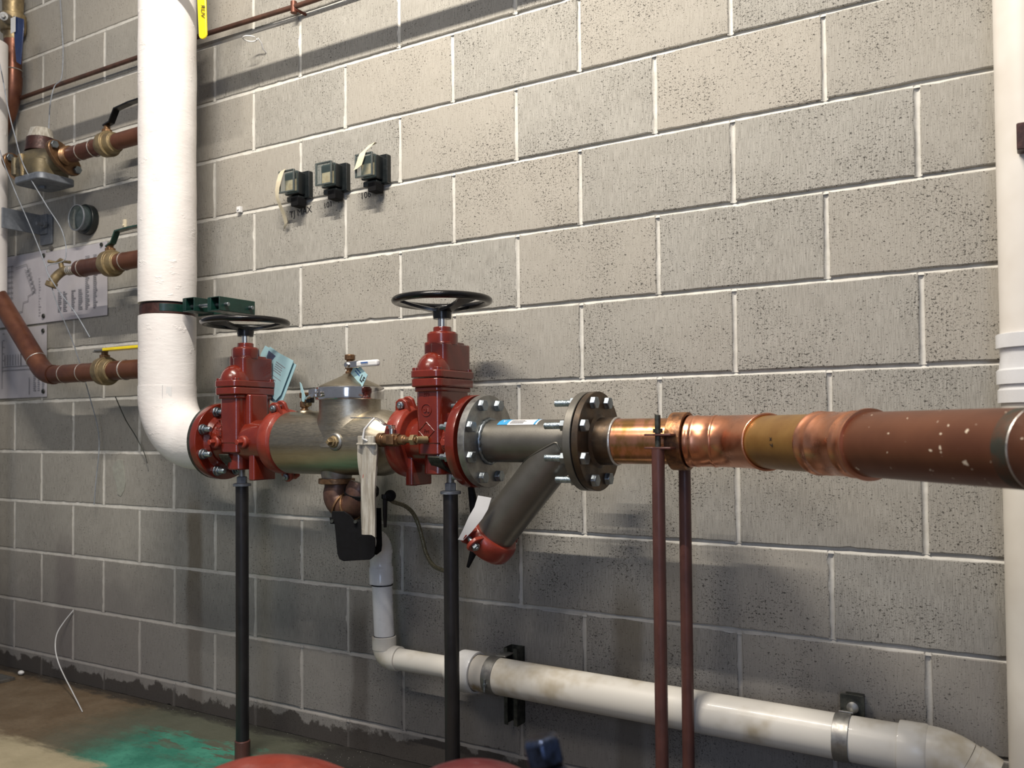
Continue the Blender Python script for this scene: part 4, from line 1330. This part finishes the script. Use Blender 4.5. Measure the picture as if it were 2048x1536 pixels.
ribbon('masking_tape', [(.412, -.0755, 1.795), (.404, -.0765, 1.785), (.396, -.077, 1.765), (.386, -.075, 1.740), (.378, -.068, 1.715), (.376, -.055, 1.695), (.372, -.035, 1.670), (.368, -.02, 1.645), (.352, -.012, 1.628)],
       [.024, .026, .024, .020, .014, .012, .014, .014, .006], M['tape'], 'long curled strip of masking tape hanging from the left register', (1, 0, .25))
ribbon('masking_tape', [(.762, -.050, 1.822), (.757, -.055, 1.824), (.748, -.063, 1.810), (.738, -.0745, 1.795), (.730, -.0755, 1.775), (.722, -.076, 1.756), (.712, -.078, 1.748)],
       [.024, .024, .026, .026, .028, .028, .014], M['tape'], 'short pale strip of masking tape across the right register', (1, 0, .2))

# ------------------------------------------------------------ left plumbing
LR = .0335


def ball_valve(t, xc, z, r, lever, lever_mat, L=.14):
    """brass ball valve on a horizontal run; lever: height and direction"""
    b = MB().rev([(-.075, r * .74), (-.052, r * .80), (-.048, r * .9), (-.022, r * 1.36), (.004, r * 1.42), (.010, r * 1.42), (.012, r * 1.20), (.040, r * 1.10), (.042, r * .92), (.075, r * .80)], (xc, -.14, z), X, 40)
    b.build('valve_body', M['brass'], t, bevel=.001, ang=28)
    st_ = MB().rev([(0, .018), (.014, .018), (.016, .012), (.030, .011)], (xc - .008, -.14, z + r * 1.2), Z, 8)
    st_.build('valve_stem', M['bronze'], t, bevel=.001)
    return z + r * 1.2


t = thing('water_meter', 'olive brass water meter on the top pipe run, with dark register on top', 'meter', (-.80, -.14, 1.95))
mz = 1.995
b = MB().ball((-.805, -.14, mz - .008), .066, (1.75, 1.15, 1.02), 32, 16)
b.rbox((-.79, -.14, mz - .030), (.17, .140, .06), .04)
b.cyl((-.86, -.205, mz + .02), (-.86, -.205, mz - .05), .012, n=12)
b.build('body', simple('olive_bronze', (.16, .13, .075), (.085, .072, .05), .55, .45, 16, bump=.2), t, bevel=.004, ang=45)
MB().cyl((-.80, -.14, mz + .045), (-.80, -.14, mz + .098), .056, .050, 32).build('register', M['rust'], t, bevel=.002)
b = MB().cyl((-.80, -.14, mz + .096), (-.80, -.14, mz + .135), .046, .036, 20)
for p_ in b.v: p_ += V((noise.noise(p_ * 60), noise.noise(p_ * 60 + V((5, 0, 0))), 0)) * .006
b.build('wrapped_cap', M['pouch'], t)
MB().rbox((-.775, -.14, mz - .072), (.18, .150, .026), .03).build('bottom_plate', M['grey_paint'], t, bevel=.004)
MB().rev([(0, .016), (.018, .014)], (-.79, -.14, mz - .078), -Z, 6).build('bottom_plug', M['grey_paint'], t, bevel=.001)
MB().cyl((-.80, -.215, mz + .02), (-.80, -.205, mz - .045), .011, n=12).cyl((-.80, -.210, mz - .04), (-.80, -.21, mz - .060), .007, n=8).build('seal_screw', M['brass'], t)
for xx in (-.945, -.655):
    fl3 = []
    for i in range(40):
        g = 2 * PI * i / 40
        e_ = abs(math.cos(g)); rr = .042 + .034 * e_ ** 4
        fl3.append((rr * math.cos(g), rr * math.sin(g)))
    f_ = MB().prism(fl3, (xx - .010, -.14, mz), V((0, -.78, .62)), V((0, .62, .78)), (.022, 0, 0))
    fo_ = f_.build('oval_flange', M['bronze'], t, bevel=.003)
    for s_ in (1, -1):
        q_ = V((xx + .012, -.14, mz)) + V((0, -.78, .62)) * .058 * s_
        MB().rev([(0, .015), (.012, .015)], q_, X, 6).build('flange_bolt', M['zinc'], fo_, bevel=.001)

t = thing('branch_pipe', 'top branch pipe with brass ball valve and black lever, right of the meter', 'pipe', (-.40, -.14, 1.96))
MB().rev([(0, .030), (.006, .034), (.010, .029), (.014, .034), (.018, .029), (.022, .034), (.026, .029), (.030, .034), (.034, .027)], (-.640, -.14, 2.0), X, 32).build('threaded_tailpiece', M['bronze'], t)
MB().cyl((-.61, -.14, 2.0), (-.13, -.14, 2.0), .0285, n=32).build('pipe', M['copper_old'], t, ang=60)
MB().torus((-.545, -.14, 2.0), X, .0288, .002, 32, 6).torus((-.465, -.14, 2.0), X, .031, .002, 32, 6).build('solder_rings', M['solder'], t)
zt_ = ball_valve(t, -.385, 2.0, .032, 0, None)
lm = MB()
for a_, b_ in zip([V((-.40, -.14, zt_ + .03)), V((-.36, -.145, zt_ + .034)), V((-.325, -.15, zt_ + .072)), V((-.24, -.155, zt_ + .076))], [V((-.36, -.145, zt_ + .034)), V((-.325, -.15, zt_ + .072)), V((-.24, -.155, zt_ + .076)), V((-.16, -.16, zt_ + .074))]):
    dd = b_ - a_; u_ = dd.normalized(); v_ = u_.cross(Y).normalized(); lm.box((a_ + b_) / 2, (dd.length + .004, .024, .006), axes=(u_, v_.cross(u_), v_))
lm.build('lever', M['black_gloss'], t, bevel=.001)

t = thing('branch_pipe', 'middle branch pipe with brass ball valve and dark green lever', 'pipe', (-.40, -.14, 1.53))
MB().rev([(0, .014), (.03, .016), (.034, .028), (.042, .0305), (.465, .0305)], (-.595, -.14, 1.571), X, 32).build('pipe', M['copper_old'], t, ang=40)
MB().torus((-.53, -.14, 1.571), X, .0308, .002, 32, 6).torus((-.29, -.14, 1.571), X, .031, .002, 32, 6).build('solder_rings', M['solder'], t)
zt_ = ball_valve(t, -.365, 1.571, .0335, 0, None)
lm = MB()
PL = [V((-.385, -.14, zt_ + .022)), V((-.35, -.145, zt_ + .030)), V((-.32, -.15, zt_ + .066)), V((-.24, -.155, zt_ + .068)), V((-.16, -.16, zt_ + .066))]
for a_, b_ in zip(PL, PL[1:]):
    dd = b_ - a_; u_ = dd.normalized(); v_ = u_.cross(Y).normalized(); lm.box((a_ + b_) / 2, (dd.length + .004, .022, .006), axes=(u_, v_.cross(u_), v_))
lm.build('lever', M['green_lever'], t, bevel=.001)
nb_ = MB()
for i in range(5): nb_.torus((-.620 + i * .011, -.14, 1.571 + .0), X, .0145, .0035, 20, 6)
nb_.build('taped_threads', M['solder'], t)
t = thing('hose_bibb', 'small yellow brass hose bibb at the end of the middle branch', 'faucet', (-.66, -.15, 1.54))
b = MB().elbow((-.625, -.14, 1.571), (-.665, -.145, 1.571), (-.672, -.16, 1.534), .0155, 20, 10) if False else MB().tube(spline([V((-.62, -.14, 1.572)), V((-.645, -.142, 1.572)), V((-.662, -.150, 1.562)), V((-.674, -.160, 1.545)), V((-.680, -.165, 1.532))]), .0165, 20)
b.rev([(0, .0205), (.018, .0205), (.020, .016)], (-.680, -.166, 1.530), (-.25, -.25, -1), 24)
b.cyl((-.652, -.145, 1.575), (-.655, -.150, 1.606), .009, n=14)
b.build('spout', M['brass'], t, bevel=.001)
MB().tube([(-.700, -.17, 1.609), (-.675, -.155, 1.604), (-.655, -.15, 1.612), (-.632, -.145, 1.604), (-.612, -.14, 1.601)], [.006, .005, .008, .005, .006], 10).build('tee_handle', M['brass'], t)

t = thing('bottom_branch', 'bottom copper branch with angled rise and brass valve with yellow lever', 'pipe', (-.60, -.14, 1.15))
bz = 1.19
MB().cyl((-.705, -.14, bz), (-.13, -.14, bz), LR, n=32).build('pipe', M['copper_old'], t, ang=60)
c0 = V((-.765, -.14, bz)); dd = V((-.70711, 0, .70711))
MB().elbow(c0 + X * .055, c0, c0 + dd * .055, LR + .003, 36, 12).build('elbow', M['copper_old'], t, ang=60)
MB().cyl(c0 + dd * .05, c0 + dd * .46, LR + .0015, n=32).build('rising_pipe', M['copper_old'], t, ang=60)
MB().torus((-.640, -.14, bz), X, LR, .002, 32, 6).torus((-.530, -.14, bz), X, LR, .002, 32, 6).torus(c0 + dd * .085, dd, LR + .002, .002, 32, 6).torus((-.285, -.14, bz), X, LR, .003, 32, 6).build('solder_rings', M['solder'], t)
zt_ = ball_valve(t, -.395, bz, .036, 0, None)
lm = MB().box((-.33, -.15, zt_ + .030), (.20, .030, .006)).box((-.42, -.145, zt_ + .027), (.06, .024, .004))
lv_ = lm.build('lever', M['steel_dull'], t, bevel=.0012)
MB().rbox((-.27, -.151, zt_ + .031), (.22, .033, .010), .004).build('lever_grip', M['yellow'], lv_, bevel=.0015)

tag(MB().cyl((-.13, -.14, 1.15), (-.13, -.14, 3.0), .034, n=32).build('copper_header', M['copper_old'], origin=(-.13, -.14, 1.15)), 'upright copper header joining the three branches behind the white riser', 'pipe')

t = thing('insulated_pipe', 'white insulated vertical pipe at the left edge with yellow bottom ring', 'pipe', (-1.10, -.14, 1.45))
MB().cyl((-1.128, -.165, 1.486), (-1.128, -.165, 2.53), .072, n=48).build('jacket', M['insulation'], t, ang=60)
MB().ring((-1.128, -.165, 1.478), Z, .074, .03, .014, 40).build('yellow_ring', simple('dull_yellow', (.62, .45, .12), None, .5), t)
MB().cyl((-1.11, -.150, 1.47), (-1.142, -.160, 1.54), .034, n=32).build('pipe_end', M['copper_old'], t)

t = thing('upper_copper_pipe', 'upright copper pipe with brass valve at the top left corner', 'pipe', (-.985, -.14, 2.24))
ux, uy = -1.145, -.055
MB().cyl((ux, uy, 2.398), (ux, uy, 2.90), .0340, n=32).build('pipe', M['copper_old'], t, ang=60)
MB().elbow((ux, uy, 2.435), (ux, uy, 2.351), V((ux, uy, 2.351)) + V((-.6, 0, -.8)) * .084, .0365, 32, 12).cyl(V((ux, uy, 2.351)) + V((-.6, 0, -.8)) * .07, V((ux, uy, 2.351)) + V((-.6, 0, -.8)) * .20, .034, n=32).build('elbow', M['copper_old'], t, ang=60)
MB().torus((ux, uy, 2.461), Z, .0350, .0025, 32, 6).build('solder_ring', M['solder'], t)
MB().rev([(0, .034), (.030, .036), (.034, .046), (.060, .050), (.104, .050), (.108, .038), (.150, .040), (.19, .042)], (ux, uy, 2.584), Z, 32).build('valve_body', M['brass'], t, bevel=.001, ang=28)
MB().cyl((ux + .02, -.08, 2.655), (ux + .085, -.14, 2.632), .021, .017, 20).cyl((ux + .085, -.14, 2.632), (ux + .095, -.148, 2.628), .008, n=6).build('valve_stem', M['steel_dull'], t, bevel=.001)
t = thing('navy_lever_tag', 'navy blue plastic tag hanging from the top left brass valve', 'tag', (-.93, -.20, 2.38))
MB().prism([(-.030, .10), (.028, .075), (.030, .04), (.012, -.10), (-.012, -.085), (-.020, -.03)], (-.938, -.150, 2.505), (1, .1, 0), Z, (0, .004, 0)).build('plate', M['navy'], t, bevel=.001)
MB().box((-.962, -.157, 2.565), (.030, .002, .06)).build('white_label', M['paper'], t)

# round dial on the wall
t = thing('round_wall_dial', 'round dark glass dial fixed to the wall above the plan sheets', 'meter', (-.70, 0, 1.74))
MB().rev([(0, .054), (.004, .058), (.028, .058), (.030, .054)], (-.702, 0, 1.795), -Y, 48).build('case', M['dark_plastic'], t, bevel=.001)
MB().rev([(.028, .050), (.056, .049), (.060, .044), (.060, .0)], (-.702, 0, 1.795), -Y, 48).build('glass_dome', M['smoked_cover'], t, ang=40)
MB().rev([(.029, .042), (.032, .042)], (-.702, 0, 1.795), -Y, 40).build('dial_plate', M['grey_paint'], t)
MB().ring((-.702, -.058, 1.795), Y, .0505, .0465, .006, 48).build('bezel', M['grey_paint'], t, bevel=.0008)

# steel standoff bracket
t = thing('wall_bracket', 'grey painted flat bar bracket between left pipe and wall', 'bracket', (-.99, 0, 1.75))
MB().rbox((-.985, -.005, 1.792), (.080, .008, .120), .008, 'y').build('wall_plate', M['grey_paint'], t, bevel=.001)
MB().box((-1.015, -.085, 1.815), (.008, .165, .080)).box((-.995, -.012, 1.815), (.05, .008, .080)).build('arm', M['grey_paint'], t, bevel=.001)
MB().rev([(0, .015), (.012, .015)], (-.975, -.016, 1.81), -Y, 6).cyl((-.975, -.016, 1.81), (-.975, -.055, 1.81), .007, n=12).build('anchor_bolt', M['grey_paint'], t, bevel=.001)
MB().rev([(0, .010), (.010, .009)], (-.955, 0, 1.715), -Y, 6).build('lower_screw', M['steel_dull'], t)


# plan sheets
def sheet(x0_, x1_, z0_, z1_, label, y=-.0025):
    t = thing('plan_sheet', label, 'poster', ((x0_ + x1_) / 2, y, z0_), 'printed plan sheets pinned to the wall')
    n = 14; vs = []
    for sd_ in (0, 1):
        for i in range(n + 1):
            for j in range(5):
                u_, v_ = i / n, j / 4
                vs.append((x0_ + (x1_ - x0_) * u_, y - .002 - .0025 * math.sin(u_ * 7) * v_ - sd_ * .0006, z0_ + (z1_ - z0_) * v_))
    fs = []; N_ = (n + 1) * 5
    for sd_ in (0, 1):
        for i in range(n):
            for j in range(4): k_ = sd_ * N_ + i * 5 + j; fs.append((k_, k_ + 1, k_ + 6, k_ + 5))
    for i in range(n):
        for j in (0, 4): fs.append((i * 5 + j, i * 5 + 5 + j, N_ + i * 5 + 5 + j, N_ + i * 5 + j))
    for j in range(4):
        for i in (0, n): fs.append((i * 5 + j, i * 5 + j + 1, N_ + i * 5 + j + 1, N_ + i * 5 + j))
    MB().add(vs, fs).build('paper', M['sheet'], t, ang=80)
    return t


def lines(t, segs, y, wd=.0022, mat='grey_ink'):
    m_ = MB()
    for (a, b, c, d) in segs:
        p, q = V((a, y, b)), V((c, y, d)); u_ = (q - p)
        if u_.length < 1e-5: continue
        L = u_.length; u_.normalize(); m_.box((p + q) / 2, (L, wd, .0006), axes=(u_, u_.cross(Y), Y))
    m_.build('plan_lines', M[mat], t, smooth=False)


M['sheet'] = simple('plan_paper', (.52, .50, .53), (.44, .42, .45), .6, 0, 4)
s1 = sheet(-1.50, -.985, 1.418, 1.712, 'wide plan drawing sheet pinned at the left edge, floor plan outline')
s1b = sheet(-.985, -.585, 1.418, 1.700, 'plan sheet of dense notes behind the hose bibb', -.004)
s2 = sheet(-1.50, -.980, 1.118, 1.408, 'lower plan drawing sheet below the other two, beside the copper rise')
yl = -.0085
random.seed(3)
sg = []
for i in range(8): sg.append((-1.44 + i * .03, 1.67, -1.44 + i * .03, 1.50)); sg.append((-1.44, 1.67 - i * .022, -1.22, 1.67 - i * .022))
rmp = [(-1.2, 1.66), (-1.12, 1.668), (-1.10, 1.62), (-1.06, 1.56), (-1.075, 1.545), (-1.11, 1.535), (-1.11, 1.515), (-1.145, 1.512), (-1.15, 1.475), (-1.26, 1.470)]
sg += [(a[0], a[1], b_[0], b_[1]) for a, b_ in zip(rmp, rmp[1:])]
for i in range(6): sg.append((-1.135 + i * .010, 1.645 - i * .018, -1.095 + i * .008, 1.635 - i * .018)); sg.append((-1.13 + i * .010, 1.63 - i * .018, -1.095 + i * .008, 1.648 - i * .018))
for i in range(14): sg.append((-1.035, 1.60 - i * .0115, -1.03 + .012 * random.random(), 1.60 - i * .0115))
lines(s1, sg, yl)
sg = []
for bx in (-.90, -.865, -.81, -.765, -.72, -.67):
    z = 1.655 if bx > -.74 else 1.53
    while z > 1.45:
        L = random.uniform(.012, .028); sg.append((bx, z, bx + L, z)); z -= .0075
lines(s1b, sg, yl - .001, .0034)
sg = [(-1.30, 1.36, -1.30, 1.16), (-1.30, 1.25, -1.10, 1.25), (-1.16, 1.36, -1.16, 1.25), (-1.10, 1.20, -1.10, 1.13), (-1.30, 1.235, -1.02, 1.235)]
for i in range(7): sg.append((-1.28 + i * .02, 1.30, -1.28 + i * .02, 1.255))
for bx in (-1.07, -1.04, -1.01):
    z = 1.225
    while z > 1.14:
        sg.append((bx, z, bx + random.uniform(.010, .022), z)); z -= .008
for i in range(5): sg.append((-1.295, 1.39 - i * .028, -1.285, 1.39 - i * .028))
lines(s2, sg, yl, .003)
for i, (x_, z_, dx) in enumerate(((-1.0, 1.69, .0), (-1.0, 1.445, 0), (-1.002, 1.385, 0), (-1.0, 1.14, 0))):
    MB().rev([(0, .0095), (.004, .008)], (x_, -.008, z_), -Y, 12).build('grommet', M['strut'], s1 if z_ > 1.41 else s2)
MB().rev([(0, .008), (.004, .007)], (-.618, -.009, 1.69), -Y, 12).build('grommet', M['strut'], s1b)


# loose wires
def wire(pts, r, label, mat='pvc_new', name='loose_wire'):
    return tag(MB().tube(spline([V(p) for p in pts]), r, 8).build(name, M[mat], ang=80, origin=pts[-1]), label, 'wire')


M['wire_grey'] = simple('grey_wire', (.30, .33, .37), (.2, .22, .25), .5)
wire([(-.86, -.03, 2.72), (-.842, -.03, 2.55), (-.82, -.04, 2.46), (-.815, -.05, 2.36), (-.845, -.06, 2.33), (-.840, -.08, 2.25), (-.80, -.11, 2.12)], .0020, 'thin grey wire dropping from the top onto the meter register', 'wire_grey')
wire([(-1.03, -.22, 2.62), (-.99, -.22, 2.50), (-.93, -.22, 2.36), (-.88, -.22, 2.20), (-.83, -.22, 2.08), (-.77, -.22, 1.96), (-.70, -.18, 1.82), (-.66, -.14, 1.72), (-.61, -.16, 1.61), (-.66, -.20, 1.58), (-.60, -.20, 1.50), (-.50, -.19, 1.40), (-.43, -.18, 1.31)],
     .0020, 'long grey wire sagging from the navy tag across meter and hose bibb', 'wire_grey')
wire([(-1.03, -.225, 2.50), (-1.01, -.23, 2.35), (-.965, -.235, 2.2), (-.92, -.23, 2.05), (-.86, -.21, 1.9), (-.80, -.18, 1.75), (-.72, -.17, 1.60), (-.66, -.16, 1.45), (-.62, -.12, 1.30), (-.61, -.06, 1.10), (-.60, -.03, .95), (-.62, -.03, .78), (-.63, -.03, .70)],
     .0019, 'grey wire hanging from the left pipe down past the bottom branch', 'wire_grey')
wire([(-.40, -.10, 1.10), (-.40, -.06, 1.02), (-.385, -.03, .96), (-.35, -.02, .90), (-.33, -.02, .86)], .0018, 'thin dark wire behind the bottom brass valve', 'strut')
wire([(-.800, -.004, .280), (-.835, -.02, .235), (-.850, -.04, .19), (-.835, -.055, .14), (-.79, -.07, .095), (-.72, -.09, .058), (-.63, -.12, .030), (-.53, -.16, .012), (-.43, -.205, .004)], .0021, 'white wire curving from the wall down onto the floor', 'pvc_new')

# steel post foot at the left edge
t = thing('steel_post', 'grey steel post with base plate at the lower left edge', 'post', (-1.14, -.16, 0))
MB().cyl((-1.135, -.16, .012), (-1.135, -.16, 1.44), .030, n=28).build('tube', M['grey_paint'], t)
MB().box((-1.115, -.16, .006), (.155, .13, .012)).build('base_plate', M['steel_dull'], t, bevel=.001)
MB().ring((-1.135, -.16, .020), Z, .034, .029, .012, 28).build('weld_ring', M['grey_paint'], t)
tag(MB().ball((-1.085, -.045, .011), .011, (1.3, 1, .8), 12, 6).build('paper_scrap', M['paper'], origin=(-1.085, -.045, 0)), 'crumpled white scrap on the floor by the steel post', 'litter')

# ------------------------------------------------------------ red fitting close to the lens
t = thing('red_pipe_fitting', 'glossy red pipe fitting in the near foreground at the bottom edge', 'fitting', (1.80, -1.30, .40))
f_ = MB().ball((1.555, -1.20, .369), .155, (1.42, 1, 1.0), 56, 26)
f_.build('left_lobe', M['red_dull'], t, ang=70)
MB().ball((1.870, -1.20, .450), .130, (1.05, 1, 1.0), 56, 26).build('right_lobe', M['red_fg'], t, ang=70)
MB().cyl((1.50, -1.21, .36), (2.02, -1.24, .38), .085, n=40).cyl((1.72, -1.22, .36), (1.72, -1.22, 0.0), .055, n=32).build('barrel', M['red_fg'], t, ang=60)
bb = MB().cyl((2.035, -1.31, .50), (2.035, -1.31, .648), .0135, n=20).rev([(0, .020), (.022, .020), (.026, .016)], (2.028, -1.31, .648), (-.25, 0, 1), 6)
bb.build('cap_bolt', simple('blue_black_steel', (.05, .07, .13), (.012, .014, .02), .3, .8, 60), t, bevel=.002)
